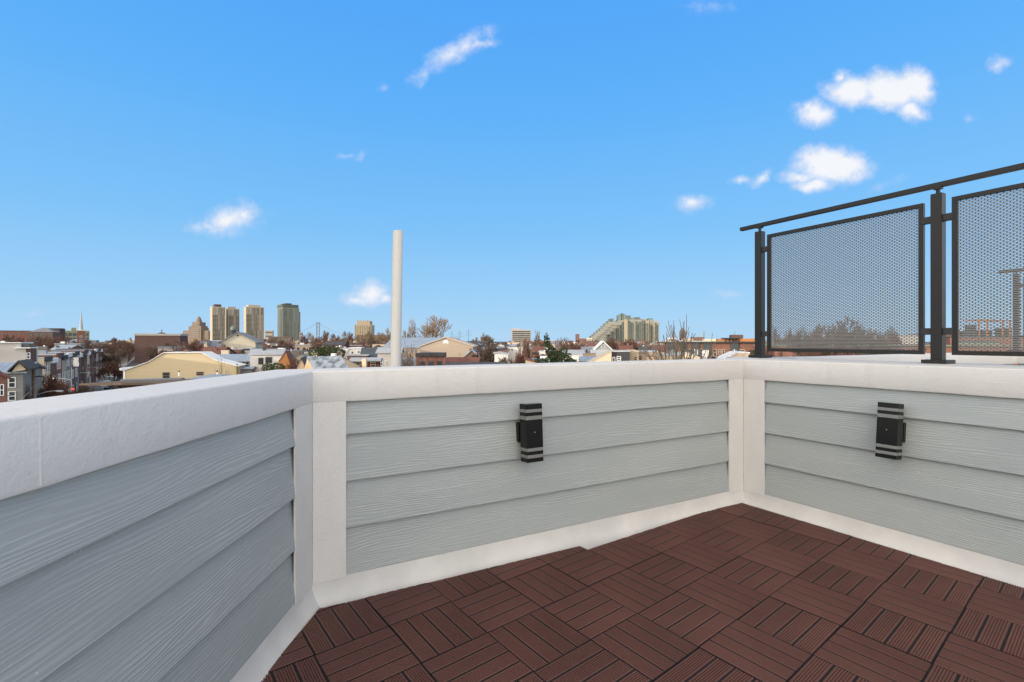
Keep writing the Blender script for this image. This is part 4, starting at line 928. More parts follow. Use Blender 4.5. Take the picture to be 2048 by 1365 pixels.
# utility pole, street lamps, wires, signal
Yp = 48; root = thing('utility_pole', 'brown wooden utility pole with two crossarms, bottom left', 'pole', (K(68.5)*Yp, Yp, 0)); zt = Z(726,Yp)
MB().tube((0,0,0),(0,0,zt),.15,.12,10).build('pole', wood, root)
for y_, a, b in ((734,-.85,1.05),(753,-.8,.95)):
    z_ = Z(y_,Yp); ca = MB().box(a,-.05,z_-.05,b,.05,z_+.05).build('crossarm', dgrey, root)
    for t in (a+.08,a+.5,b-.5,b-.08): MB().tube((t,0,z_+.04),(t,0,z_+.16),.035,.02,6).build('insulator', dgrey, ca)
def lamp_arm(label, x, Yp, y_arm, dx, rise, group='street lamps', pole_top=None):
    root = thing('street_lamp', label, 'street lamp', (K(x)*Yp, Yp, 0)); zt = Z(pole_top or y_arm+rise, Yp)
    MB().tube((0,0,0),(0,0,zt),.09,.06,8).build('pole', M_grey, root)
    n = 6; pts = []; z0 = Z(y_arm+rise,Yp); z1 = Z(y_arm,Yp)
    for k in range(n+1): t=k/n; pts.append((dx*t,0,z0+(z1-z0)*math.sin(t*math.pi/2)))
    mb = MB(); mb.path(pts,.035,6); mb.build('arm', mat('pale_steel',(.5,.52,.55),.4,.05,2,metal=.3), root)
    s = 1 if dx > 0 else -1; hd = MB().box(dx-.05 if s>0 else dx-.55,-.12,z1-.10,dx+.55 if s>0 else dx+.05,.12,z1+.05).build('lamp_head', mat('pale_steel',(.5,.52,.55)), root, bevel=.03)
lamp_arm('nearest street lamp, curved pale arm reaching right from the wooden pole', 69.8, 47.6, 781.5, 2.1, 9)
lamp_arm('street lamp on a tall steel pole, curved arm reaching left', 143, 72, 756.5, -2.2, 3, pole_top=733)
lamp_arm('street lamp in mid street with long straight arm, left of the cars', 156, 88, 745, 1.6, 1.5)
lamp_arm('street lamp with pale arm beyond the mid street lamp', 172, 112, 734.5, 2.0, 1)
lamp_arm('street lamp high over the parked cars', 190, 135, 728, 1.8, 1)
lamp_arm('farthest small street lamp near the tree tunnel', 205, 160, 717, 2.0, 1)
root = thing('traffic_signal', 'traffic signal glowing red beside the street lamp pole', 'traffic light', (K(147)*70,70,0)); MB().tube((0,0,0),(0,0,Z(778,70)-.5),.06,n=8).build('pole', M_grey, root)
zz = Z(778,70); h_ = MB().box(-.18,-.05,zz-.75,.18,.2,zz+.28).build('signal_head', dgrey, root)
MB().tube((0,-.09,zz),(0,-.05,zz),.15,n=14).build('red_lamp', glow_mat('red_signal',(1,.05,.03),2.5), h_); MB().tube((0,-.07,zz-.28),(0,-.05,zz-.28),.12,n=12).build('amber_lamp', dgrey, h_); MB().tube((0,-.07,zz-.55),(0,-.05,zz-.55),.12,n=12).build('green_lamp', mat('dull_green',(.01,.06,.04)), h_)
Yb=70; o = MB(); vs=[]
for k in range(9):
    for j in range(7):
        vs.append((-.36+.72*k/8*(1)+.05*math.sin(j*1.3+k), .07*math.sin(k*1.6+j*.4), Z(715,Yb)-1.25*j/6))
o.add(vs,[(k*7+j,k*7+j+1,(k+1)*7+j+1,(k+1)*7+j) for k in range(8) for j in range(6)]); o = o.build('hanging_sheet', M_white, None, (K(151.5)*Yb,Yb,0)); 
sm = o.modifiers.new('thickness','SOLIDIFY'); sm.thickness=.02; tag(o,'rumpled white hanging sheet beside the tall street lamp pole','sheet')
def wire(label, p, q, sag, r=.02, m=None):
    mb = MB(); n=10; pts=[]
    for k in range(n+1):
        t=k/n; v=p.lerp(q,t); v.z -= sag*4*t*(1-t); pts.append(v)
    mb.path(pts, r, 4); tag(mb.build('overhead_wire', m or mat('pale_cable',(.30,.30,.30),.6)), label, 'wire')
wire('overhead cable dropping to the lower left from the wooden pole', W(68.5,770,48), W(18,812,40), .3)
wire('thin overhead cable from the wooden pole towards the left edge', W(68.5,762,48), W(-10,800,42), .2)
wire('overhead cable running right from the wooden pole down the street', W(91,736,48), W(143,734,72), .6, .015, dgrey)
wire('overhead cable crossing low behind the wooden pole', W(91,754,48), W(143,752,72), .6, .015, dgrey)
wire('pale cable from the steel pole back to the left', W(143,760,72), W(105,775,60), .2)

# yellow house
root, loc, c, u = pfront('big pale yellow clapboard house with a flat-topped gable', [(249,741),(298,724),(328,706),(403,705.5),(432,721),(475,732)], 75, 5, yellow, M_white, yaw=R(16), wins=[(326.5,745.5,338.5,757),(394,744.5,406,749.5)], fm=wood, rt=.10, over=.22, name='yellow_house')
Y=75; MB().box(px_t(c,u,249)-.12,-.12,0,px_t(c,u,249)+.12,.1,Z(742,Y)).build('corner_board', M_white, root); MB().tube((px_t(c,u,474.5),-.1,0),(px_t(c,u,474.5),-.1,Z(730,Y)),.12,n=8).build('downpipe', mat('olive_paint',(.16,.17,.05)), root)
MB().tube((px_t(c,u,249)-.35,-.3,Z(738,Y)),(px_t(c,u,249)-.35,15,Z(738,Y)),.22,n=10).build('gutter', M_white, root)
for x_ in (352,): MB().box(px_t(c,u,x_),3,Z(706,Y),px_t(c,u,x_+11),5,Z(701,Y)).build('chimney', brick2, root)
for x_, lb in ((358,'roof vent with a dark cap on the blue-grey roof, left one'),(434.5,'roof vent with a dark cap on the blue-grey roof, right one')):
    v_ = thing('roof_vent', lb, 'vent', (K(x_)*52,52,Z(752,52))); MB().tube((0,0,0),(0,0,.42),.07,n=8).build('pipe', M_white, v_); MB().tube((0,0,.42),(0,0,.6),.12,.03,8).build('cap', r_red, v_)
# low roofs in front of it
side_gable('low house with a blue-grey roof just over the left wall', 347, 440, 764, 748.5, 48, 7, white_s, mat('blue_grey_roof',(.22,.26,.31),.7,.15,.8), hip=1.6, yaw=R(4))
side_gable('long low building with grey shingles below the yellow house', 240, 352, 767, 760, 50, 4, brick3, r_grey)
o,_c,_u = None,None,None
Yw=46; root = thing('wooden_canopy', 'long brown timber canopy over the street corner, bottom left', 'canopy', (K(158)*Yw, Yw, 0)); wl=(K(362)-K(158))*Yw
mb=MB(); za=Z(771,Yw); zb=Z(764,Yw+4); mb.add([(0,0,za),(wl,-1,za+.15),(wl,3,zb+.25),(1.2,4,zb),(0,0,za+.18),(wl,-1,za+.33),(wl,3,zb+.4),(1.2,4,zb+.15)],[(0,3,2,1),(4,5,6,7),(0,1,5,4),(1,2,6,5),(2,3,7,6),(3,0,4,7)]); mb.build('roof_boards', mat('dark_timber', (.115,.085,.062), .9, .3, 1.2, stretch=(1,6,6)), root)
for t in (.3,.5,.7,.95): MB().box(wl*t-.1,1,0,wl*t+.1,1.2,za+.05).build('post', bark, root)

# mid-distance houses, centre left
root, c, u, w, h, hr = side_gable('brick house with pale blue roof and two white-framed windows, right of yellow house', 424, 502, 723, 710, 86, 8, brick3, r_blue, wins=[(478.5,725.5,484,735),(490.5,724.5,498,734)])
side_gable('low grey extension below the white-framed windows', 477, 503.5, 738, 735, 81, 4, r_grey, r_blue)
root, c, u, w, h, hr = side_gable('white stucco house with two wide dark windows and pale roof', 500, 563, 709.5, 699.5, 85, 9, white_s, r_white, wins=[(517.5,716,526,728),(532,715,543,725)], fm=dgrey)
for x_ in (520,): MB().box(px_t(c,u,x_),3,hr-.2,px_t(c,u,x_+5),4,hr+.5).build('skylight', dgrey, root)
pfront('orange shingled gable end between the white house and the evergreens', [(558,722),(571.5,702.5),(580,727)], 80, 6, orange, r_red, over=.1, rt=.08)
pfront('small tan wooden gable just left of the blotched roof', [(594,733),(602,717),(609,730)], 62, 6, mat('tan_boards',(.46,.35,.22),.9,.15,.8,stretch=(6,1,1)), r_dark, over=.1)
# blotched metal roof house, gable turned left
yaw_=R(38); c=Vector((K(614)*56,56.0))
root = thing('metal_roof_house','house with blotched grey metal roof and a tan wooden gable','house',(K(628)*55,55,0),R(0))
zt=Z(714.5,57.5); ze=Z(739.5,55); Lw=(K(699)-K(628))*55; 
mb=MB(); A=(0,0,ze); Bv=((K(600.5)*57.5-K(628)*55),3.6,Z(739,57.5)); Tp=(K(615.5)*57-K(628)*55,2.0,zt); Tr=(K(681)*57-K(628)*55,2.0,Z(713,57)); Er=(Lw,0,Z(737,55)); Eb=(Lw,4,Z(737,55))
mb.add([A,Bv,Tp,(0,0,0),(Bv[0],Bv[1],0)],[(0,1,2),(0,3,4,1)]); mb.add([(0,0,0),Er[:2]+(0,),Er,A,Eb[:2]+(0,),Eb,Tr],[(0,1,2,3),(1,4,5,2),(2,5,6)]); mb.nofix=True; mb.build('wall', MATS['tan_boards'], root)
def slab(root, q, t, nm, m):
    mb=MB(); mb.nofix=False; mb.add([tuple(p) for p in q]+[(p[0],p[1],p[2]+t) for p in q],[tuple(range(len(q)))[::-1],tuple(range(len(q),2*len(q)))]+[(i,(i+1)%len(q),len(q)+(i+1)%len(q),len(q)+i) for i in range(len(q))]); return mb.build(nm,m,root)
slab(root,[(A[0]+.05,-.15,ze-.05),(Er[0]+.1,-.15,Er[2]-.05),(Tr[0],Tr[1],Tr[2]),(Tp[0]-.1,Tp[1],Tp[2])],.1,'roof',r_slate)
slab(root,[(Tp[0]-.1,Tp[1]+.02,Tp[2]),(Tr[0],Tr[1]+.02,Tr[2]),(Eb[0],Eb[1],Eb[2]),(Bv[0],Bv[1]+.2,Bv[2])],.1,'back_roof',r_slate)
chimney(root, Tr[0]-.9, 2.4, Tr[2], .35, white_s)
pfront('white roofed house with brown brick gable behind the blotched roof', [(691,710),(697,697),(722,696.5),(733,709)], 100, 8, mat('white_boards',(.55,.55,.53),.8,.06,.5), M_white, wins=[(703,703,706,707),(716,702,718,706)], far=True)
pfront('brown brick wall house below the white roof', [(694,711),(734,711.5)], 92, 6, brick2, r_white)
side_gable('dark slate roofed house between the white roof and pipe', 722, 754, 716, 696.5, 96, 9, dgrey, mat('dark_slate',(.06,.075,.09),.8,.2,.6))
side_gable('pale grey house with a white roof just left of the pipe', 755, 800, 706, 696.5, 78, 9, mat('warm_grey_wall',(.42,.40,.37),.9,.08,.5), r_white, wins=[(762,719,765,731),(771,722,773,729)])
side_gable('dark red shed with white roof and tan posts above the middle wall', 703, 757, 722.5, 717.5, 60, 5, mat('dark_red_boards',(.13,.03,.025),.8,.1,.6), r_white, wins=[(712,726,720,733),(742,725,750,733)], fm=tan)
o = MB().box(-.24,-.24,0,.24,.24,Z(717.5,57)).build('brick_chimney', cream, None, (K(729)*57,57,0)); tag(o,'square tan chimney stack standing in front of the red shed','chimney')
pfront('cream house with yellow upper wall touching the left of the pipe', [(771,694),(783,693)], 118, 8, yellow, r_white)

# warehouse
wh = mat('warehouse_tan', (.36,.295,.235), .9, .05, .15); 
root, c, u, w, h, hr = side_gable('wide tan warehouse with long pale metal roof, right of the pipe', 770, 905, 694.5, 676.5, 132, 20, wh, r_blue, yaw=1e-6, name='warehouse', cat='warehouse', over=.5)
fr_, loc, c2, u2 = pfront('x', [(841,692.5),(891.5,675),(946,692.5)], 128, 14, wh, mat('pale_roof_edge',(.45,.40,.34),.7), yaw=1e-6, over=.4, rt=.2)
TOP.remove(fr_)
for ch in list(fr_.children):
    ch.parent = root; ch.location = (c2.x-c.x, c2.y-c.y, 0)
    ch.name = {'w':'gable_wall','r':'gable_roof'}[ch.name[0]]
bpy.data.objects.remove(fr_)
mb = MB(); pl = [(873,697),(899,690.5),(939,696.5)]; X0 = K(873)*126
pts_ = [(K(x)*126-c.x, Z(y,126)) for x,y in pl]; mb.prism([(pts_[0][0],0)]+pts_+[(pts_[-1][0],0)], 126-c.y, 128-c.y-.02, 'y'); mb.build('front_bay', wh, root)
mb = MB(); n=10; zc=Z(686.5,128); xc_=K(891.5)*128-c.x; r_=.72
mb.prism([(xc_-r_,zc)]+[(xc_-r_*math.cos(math.pi*k/n), zc+r_*1.2*math.sin(math.pi*k/n)) for k in range(1,n)]+[(xc_+r_,zc)], 128-c.y-.08, 128-c.y+.1, 'y'); mb.build('half_round_window', M_white, root)
for x_ in (803,812,822,829): window(root, K(x_)*132-c.x, K(x_+4.5)*132-c.x, Z(705,132), Z(698,132), True, pm_=M_glass2)
# little brick house with black cornice
root, loc, c, u = pfront('small red brick house with heavy black cornice and three windows', [(832,709),(891,708.5)], 60, 8, brick, None, wins=[(841.5,724,848.5,736),(858,723.5,866,736),(875,723,883,736)], fm=dgrey)
box_px(root,c,u,831,892,706,713,60,1.2,-.35,M_dark,'cornice'); box_px(root,c,u,832.2,890.8,707.6,713,60,8,1.21,r_dark,'roof')
pfront('dark red brick rows right of the warehouse', [(946,690),(1016,696)], 150, 14, brick3, r_dark)
pfront('brick warehouse front with pale lower strip, right of the tan warehouse', [(947,703),(1014,698)], 112, 10, brick2, r_dark, wins=[(952,716,962,719),(966,716,970,719)], far=True)
side_gable('low dark roof seen just over the middle wall, right of the brick house', 893, 1008, 731, 727, 58, 6, cream, r_dark)
pfront('pale grey rear extensions beside the reddish vase-shaped tree', [(989,707),(1001,706),(1016,709)], 86, 7, white_s, r_white, wins=[(1007,716,1011,722)], far=True)
pfront('white house with little windows behind the reddish tree', [(1015,694),(1046,693)], 120, 9, white_s, r_grey, wins=[(1017,697,1019,702),(1023,697,1025,702)], far=True)
pfront('tan wall with a red-edged pale blue roof below the conifer', [(1051,720),(1082,728)], 54, 5, tan, r_red, over=.1)
side_gable('pale blue low roof in front of the conifer', 1060, 1094, 728, 719.5, 58, 6, tan, r_blue)
side_gable('long low white roof right of the conifer', 1128, 1168, 709, 701, 96, 12, white_s, r_white)
side_gable('cream house with two dark windows and grey roof, left of the gabled house', 1166, 1184, 706, 695, 104, 8, cream, r_grey, wins=[(1172,698.5,1175,704),(1179,698.5,1182,704)], far=True)
pfront('small dark wooden deck box between white roofs', [(1167,708),(1192,707)], 84, 4, wood, None)
side_gable('little white hut with a ribbed roof beside the conifer', 1163, 1188, 722, 714.5, 70, 4, cream, r_blue)
# Victorian gable
root, loc, c, u = pfront('grey house with steep white-edged gable in front of the stepped apartments', [(1188,701),(1206.5,683.5),(1225,701)], 102, 10, mat('grey_shingle_wall',(.25,.26,.27),.9,.12,.8), M_white, wins=[(1204,690,1208,695.5)], over=.35, rt=.18)
side_gable('white porch roof and wall under the steep grey gable', 1184, 1228, 712, 701, 98, 6, white_s, r_white, wins=[(1211,703.5,1214,708)], far=True)
# roof-deck box and its neighbours
Yd=58
root, loc, c, u = pfront('cream stucco wall sloping up to the black roof room', [(1179,727),(1221,704),(1223,704)], Yd, 5, cream, mat('buff_edge',(.42,.36,.27),.8), over=.05, rt=.10)
root, loc, c, u = pfront('black-clad roof room with white door and small white window', [(1222.8,704),(1259,703.5)], Yd+.3, 5, dgrey, r_white, wins=[(1234.5,713.5,1240.8,720)], name='roof_room', over=.1)
t0,t1 = px_t(c,u,1224.5), px_t(c,u,1230.5); ds = MB().box(t0,-.08,0,t1,.02,Z(714,Yd)).build('door', M_white, root); MB().box(t0+.1,-.10,Z(726,Yd),t1-.1,-.06,Z(716,Yd)).build('pane', M_glass, ds)
pfront('tan stucco house right of the black roof room', [(1259.2,701),(1277,701)], Yd+1, 7, tan, None, wins=[(1269,714,1273.5,720)], fm=tan)
pfront('pinkish tan flat house beside the big bare tree, two windows', [(1277.2,705),(1317,704.5)], Yd+2, 7, mat('pink_stucco',(.45,.34,.27),.9,.06,.4), r_white, wins=[(1278.5,712,1283,719),(1297.6,711,1303,718)], fm=tan, over=.1)
for x0_,x1_,yp,Yq,m_,lb in ((1240,1266,692,140,r_red,'low dark red gable roof behind the black roof room'),(1262,1281,690,150,r_red,'red gabled roof with a chimney behind the tan stucco house'),(1280,1306,694,120,r_dark,'dark gabled roof with cream gable end, centre right'),(1300,1330,692,135,r_red,'reddish roofed house behind the lower branches of the bare tree')):
    r_,c,u,w,h,hr = side_gable(lb, x0_, x1_, 703, yp, Yq, 9, cream, m_); chimney(r_, w*.7, 4.5, hr, .8)
pfront('tan gable wall sloping up at the left foot of the railing', [(1443,720),(1474,706.5),(1499,706.5)], 60, 7, tan, M_trim, over=.05, rt=.12)
pfront('low tan rear wall behind the lower bare branches', [(1318,712),(1355,711),(1372,706),(1400,716)], 66, 6, cream, r_white, over=.1)
# long brick apartment range
Yb=112; root, loc, c, u = pfront('long brick apartment range with dark bays and a dark flat roof edge', [(1333,686),(1512,686)], Yb, 14, brick, None, name='apartment_building', cat='building', wins=[(1377,699,1382.5,710),(1400,699,1405,709),(1427.5,699,1432.5,712),(1438,699,1441.5,708),(1445,699,1449,708),(1479,700,1488,706)], fm=cream)
box_px(root,c,u,1318,1514,683.2,686.01,Yb,14.3,-.7,M_dark,'roof_edge')
for a,b in ((1335,1352),(1362,1373),(1384.5,1398),(1406.5,1420.5),(1461,1476.5)):
    by = box_px(root,c,u,a,b,686.02,720,Yb,.05,-.45,mat('teal_panel',(.045,.06,.066),.6,.1,.6),'bay')
    t0,t1=px_t(c,u,a+3),px_t(c,u,b-3); MB().box(t0,-.52,Z(709,Yb),t1,-.43,Z(699,Yb)).build('glass_door', M_glass2, by)
for a in (1388.5,1394.5,1467.5): box_px(root,c,u,a,a+1,698,709,Yb,-.52,-.62,M_white,'post')
box_px(root,c,u,1340,1512,712,713.4,Yb,-.1,-1.6,M_dark,'walkway')
o_ = pfront('orange wooden roof terraces above the brick apartments', [(1436,677.5),(1512,677)], Yb+4, 5, orange, None, name='roof_terrace', cat='terrace', base=Z(683,Yb))
for x0_, lb in ((1449,'left grey terrace pergola'),): pass
root = thing('rooftop_pergola','dark flat pergola in front of the orange terraces','pergola',(K(1447)*115,115,Z(683.2,115))); wq=(K(1476)-K(1447))*115
MB().box(0,-1,.62,wq,1.5,.85).build('roof', M_dark, root)
for t in (.08,.35,.62,.92): MB().box(wq*t-.12,-.8,0,wq*t+.12,-.55,.62).build('post', M_dark, root)
root,loc,c,u = pfront('dark brick rooftop box with aerials over the brick apartments', [(1464,669.5),(1486.5,669.5)], 122, 6, brick3, None, name='rooftop_plant_room', cat='plant room', base=9)
for x_,y_ in ((1472,662),(1468,667)): t=px_t(c,u,x_); MB().tube((t,2,Z(670,122)-9),(t,2,Z(y_,122)-9),.04,n=5).build('aerial', M_dark, root)
pfront('little white dormer house below the brick apartments', [(1409,706),(1413,702),(1418,703)], 90, 4, white_s, M_white, over=.1)

# behind the wire mesh
root, loc, c, u = pfront('long brick hall with a green gutter seen through the wire mesh', [(1510,691),(2200,689)], 95, 20, brick, None, name='brick_hall', cat='building', wins=[(x,697,x+6,703) for x in range(1560,1860,22)], far=True)
box_px(root,c,u,1508,2200,689.2,691.2,95,20.2,-.4,mat('green_gutter',(.13,.20,.15),.6),'gutter')
root, loc, c, u = pfront('red brick block with a strip of dark windows behind the second mesh panel', [(1900,675),(2110,674.5)], 88, 14, brick, r_dark, name='brick_block', cat='building', over=.1)
box_px(root,c,u,1917,1991,681,685.5,88,.05,-.06,M_glass,'strip_window'); box_px(root,c,u,1905,1998,686.5,688,88,.0,-.5,mat('green_gutter',(.13,.20,.15)),'canopy')
root = thing('wooden_pergola','orange-brown timber pergola on the brick block roof','pergola',(K(1958)*92,92,Z(675,92))); wq=(K(2020)-K(1958))*92; hz=Z(641,92)-Z(675,92)
for t in (0,.27,.77,1): MB().box(wq*t-.1,-.1,0,wq*t+.1,.1,hz*(.97 if t<1 else .9)).build('post', orange, root)
for yy in (-.12,2.2): MB().box(-.3,yy,hz*.97,wq+.2,yy+.2,hz).build('beam', orange, root)
for k in range(9): MB().box(wq*k/8-.06,-.4,hz,wq*k/8+.06,2.8,hz+.14).build('rafter', orange, root)
for i,(a,b,y0,m_,lb) in enumerate(((1930,1942,664,dgrey,'tall dark air unit left of the pergola'),(1945,1953,651,dgrey,'tallest narrow dark air unit beside the pergola'),(1967,1985,661,dgrey,'wide dark air unit under the pergola'),(2006,2024,657,dgrey,'dark box unit at the right foot of the pergola'),(1905,1920,660,brick2,'brown brick stair box left of the air units'))):
    Yq=93; o = MB(); w_=(K(b)-K(a))*Yq; hz_=(676-y0)/1000*Yq; o.box(0,0,0,w_,1.6,hz_); o.box(-.05,-.05,hz_,w_+.05,1.65,hz_+.08); 
    for k in range(4): o.box(w_*.08,-.04,hz_*(.15+.2*k),w_*.92,.0,hz_*(.25+.2*k))
    tag(o.build('air_unit', m_, None, (K(a)*Yq,Yq,Z(676,Yq))), lb, 'air unit')
pfront('white building with a wide flat roof behind the mesh, right of the bare tree', [(1770,672),(1845,668)], 300, 30, mat('light_concrete',(.36,.35,.33)), r_dark, name='white_building', cat='building', over=1)

# ---------------------------------------------------------------- random in-fill houses
rg = random.Random(42)
walls = [('red brick',brick),('brown brick',brick2),('dark brick',brick3),('cream',cream),('white',white_s),('grey',grey_s),('tan',tan),('red brick',brick),('brown brick',brick2)]
roofs_f = [('silver',r_white),('silver',r_white),('black tar',r_dark),('pale',r_white)]; roofs_g = [('grey shingle',r_grey),('dark red',r_red),('pale metal',r_blue),('dark',r_dark)]
def free(x, y, r):
    for a, b, q in OCC:
        if (a-x)**2+(b-y)**2 < (q*.72+r*.8)**2: return False
    v = Vector((x,y))-F0; s = v.dot(SD); a = v.dot(SN)
    if -60 < s < 440 and -r-2 < a < 14+r+1: return False
    return True
count = 0
for Yr, hmin, hmax in ((88,6.3,7.8),(104,6.8,8.2),(124,7.2,8.8),(146,7.4,9.2),(172,7.6,9.6),(202,7.8,10),(238,8,10.4),(282,8,10.8),(335,8.4,11.2),(400,8.5,12)):
    x = -10 if Yr > 140 else 240
    while x < 1960:
        wM = rg.uniform(5,8.5)*(1 if Yr < 220 else 1.5); wpx = wM/Yr*1000; xc = x + wpx/2; Yj = Yr + rg.uniform(-5,5)
        x += wpx*rg.uniform(1.0,1.5 if Yr < 250 else 1.9)
        if count >= 190 or xc > 1520 and Yr < 200: continue
        if not free(K(xc)*Yj, Yj+4.5, 5.5*(1 if Yr<220 else 1.4)): continue
        h = rg.uniform(hmin,hmax); ye = 682+(E-h)/Yj*1000; wn, wm = rg.choice(walls); d_ = 9
        far = Yr > 110; nw = 2 if wM < 7 else 3; wins = []
        if Yr < 250:
            for k in range(nw): a = xc-wpx/2+wpx*(k+.28)/nw; wins.append((a, ye+1.0/Yj*1000, a+.95/Yj*1000, ye+2.5/Yj*1000))
        loc_ = 'by the spire' if xc < 154 else 'at the far left' if xc < 262 else 'by the brick hall' if xc < 365 else 'below the stone tower' if xc < 418 else 'below the slab towers' if xc < 535 else 'below the green tower' if xc < 608 else 'near the bridge' if xc < 700 else 'left of the pipe' if xc < 780 else 'by the warehouse' if xc < 945 else 'by the masts' if xc < 1015 else 'by the dark slab' if xc < 1075 else 'by the conifer' if xc < 1165 else 'below the apartments' if xc < 1320 else 'behind the bare tree' if xc < 1400 else 'by the terraces' if xc < 1520 else 'behind the wire mesh'
        kind = rg.random()
        if kind < .55:
            rn, rm = rg.choice(roofs_f); r, l_, cc, uu = pfront('%s row house with flat %s roof %s' % (wn, rn, loc_), [(xc-wpx/2,ye),(xc+wpx/2,ye)], Yj, d_, wm, rm, wins=wins, far=far, over=.12, rt=.2, yaw=rg.choice((0,0,R(6),R(-5)))*1.0)
            if rg.random() < .6: MB().box(.6+rg.random()*2, 2, h, 2.2+rg.random()*1.5, 3.6, h+.7+rg.random()*.6).build('roof_hatch', rg.choice((M_white,wm,M_grey)), r)
            if rg.random() < .7: chimney(r, wM*rg.uniform(.1,.9), rg.uniform(1,8), h, rg.uniform(.6,1.2), rg.choice((brick2,brick,white_s)))
        elif kind < .8:
            rn, rm = rg.choice(roofs_g); r,cc,uu,w,h2,hr = side_gable('%s house with pitched %s roof %s' % (wn, rn, loc_), xc-wpx/2, xc+wpx/2, ye+.8/Yj*1000, ye-.9/Yj*1000, Yj, d_, wm, rm, wins=wins, far=far, yaw=rg.choice((0,R(5),R(-6))))
            if rg.random() < .7: chimney(r, w*rg.uniform(.1,.9), d_/2, hr, .8)
        else:
            rn, rm = rg.choice(roofs_g); r, l_, cc, uu = pfront('%s gabled house with %s roof %s' % (wn, rn, loc_), [(xc-wpx/2,ye+1/Yj*1000),(xc,ye-1.2/Yj*1000),(xc+wpx/2,ye+1/Yj*1000)], Yj, d_, wm, rm, wins=wins, far=far)
        for _ in range(rg.randint(1,3)):
            a = wM*rg.uniform(.1,.9); b_ = rg.uniform(.8,4); z_ = (h if kind < .55 else h+.2)
            q = rg.random()
            if q < .4: MB().tube((a,b_,z_-.3),(a,b_,z_+rg.uniform(.5,1.1)),.07,n=6).build('vent_pipe', rg.choice((M_white,dgrey)), r)
            elif q < .75: w2 = rg.uniform(.3,.8); MB().box(a,b_,z_-.2,a+w2,b_+w2,z_+rg.uniform(.4,.8)).build('roof_unit', rg.choice((M_grey,M_white,dgrey,brick2)), r)
            else: MB().tube((a,b_,z_-.2),(a,b_,z_+1.6),.025,n=4).tube((a-.5,b_,z_+1.4),(a+.5,b_,z_+1.4),.02,n=4).build('aerial', dgrey, r)
        count += 1
# larger, more distant blocks
for i in range(46):
    Yj = rg.uniform(470,1150); xc = rg.uniform(-30,1520) if i < 38 else rg.uniform(1540,2060); wM = rg.uniform(14,40); h = rg.uniform(9,14) if i % 4 else rg.uniform(13,18)
    if not free(K(xc)*Yj, Yj+10, 14): continue
    wn, wm = rg.choice([('red brick',brick),('cream',cream),('grey',conc),('pale',white_s),('brown',brick2)])
    a = wM/Yj*500; lz = 'left of the slab towers' if xc < 420 else 'around the bridge' if xc < 760 else 'in the centre' if xc < 1160 else 'on the right' if xc < 1520 else 'behind the mesh'
    far_block('low distant %s block on the horizon %s' % (wn, lz), xc-a, xc+a, 682+(E-h)/Yj*1000, Yj, wm, glz=gz, d=16)

# ---------------------------------------------------------------- trees
rg = random.Random(9); random.seed(4)
def grove(specs, group):
    for key, x, yt, Y, w, lb, *m in specs: tree(key, x, yt, Y, lb, w, group='trees in the hazy row behind the mesh' if 'hazy row' in lb else None, cmat=(m[0] if m else None))
grove([('red',165,768,60,60,'low dark leafless bush by the traffic signal',bark),('red',75,770,50,60,'low dark leafless bush at the foot of the wooden pole',bark),('red',1047,672,64,62,'reddish bare tree with fanning branches, vase shaped, below the dark slab'),
       ('limbs',1362,630,54,135,'big sparse bare tree in front of the long brick range'),
       ('tall',868,628,205,80,'tall bare tree with pale twigs standing right above the warehouse roof'),
       ('tall2',822,632,215,48,'tall bare tree just right of the white pipe'),
       ('limbs',826,680,58,60,'thin dark bare tree in front of the warehouse, beside the pipe'),
       ('red',227,720,112,50,'round brown bare tree on the street corner beside the yellow house'),
       ('round2',768,654,230,44,'golden-brown bare tree just left of the pipe',twig_t),
       ('vase',972,664,330,24,'small pale bare tree right of the stubby chimneys',twig_t),
       ('tall2',1074,657,240,36,'pale bare tree rising behind the reddish tree',twig_t),
       ('round',1128,675,170,40,'reddish round tree behind the conifer',twig_r),
       ('red',392,676,150,44,'dark red bare tree right of the dark brick hall',twig_r),
       ('round2',548,672,260,60,'wide brown bare tree at the foot of the green glass tower'),
       ('round',505,697,95,60,'low reddish bushy tree in front of the cream gable',twig_r),
       ('sparse',444,705,74,34,'small leafless tree over the pale blue roof'),
       ('vase',1222,672,190,34,'bare tree before the steps of the big apartment block'),
       ('round2',1660,630,78,170,'broad bare tree seen through the first mesh panel'),
       ('round',1592,650,80,110,'left bare tree seen through the first mesh panel'),
       ('round2',1745,650,80,120,'right bare tree seen through the first mesh panel'),
       *[(('round','round2','red')[i%3],1552+i*17,645+((i*7)%5)*5,95+(i*13)%30,62,'brown bare tree in the hazy row behind the mesh panels') for i in range(15)],
       ('red',1530,690,70,80,'low bare bush below the first mesh panel'),
       ('red',1620,694,66,90,'twiggy brown bush under the middle of the mesh panel'),
       ('red',95,744,52,90,'dark leafless tree behind the wooden pole'),
       ('red',50,758,46,40,'pale thin tree in front of the grey house, bottom left'),
       ('red',122,758,58,80,'dark leafless tree left of the steel lamp pole'),
       ('round',1495,702,70,30,'dark small tree at the left foot of the railing')], None)
for i in range(64):      # the brown tree line
    Y = rg.uniform(230,430); x = rg.uniform(-20,262); key = rg.choice(('round','round2','tall2')); yt = 671+rg.uniform(-4,12)+(6 if x > 130 else 0)
    tree(key, x, yt, Y, 'brown bare tree in the tree line below the left skyline', rg.uniform(24,40), group='trees along the left skyline', cmat=rg.choice((twig_b,twig_b,twig_r)))
for i in range(34):
    x = rg.uniform(600,790); Y = rg.uniform(240,420); yt = 664+rg.uniform(-5,14)
    tree(rg.choice(('round','round2','tall')), x, yt, Y, 'brown bare tree in the row between the bridge and the pipe', rg.uniform(18,32), group='trees between the bridge and the pipe', cmat=rg.choice((twig_b,twig_r,twig_t)))
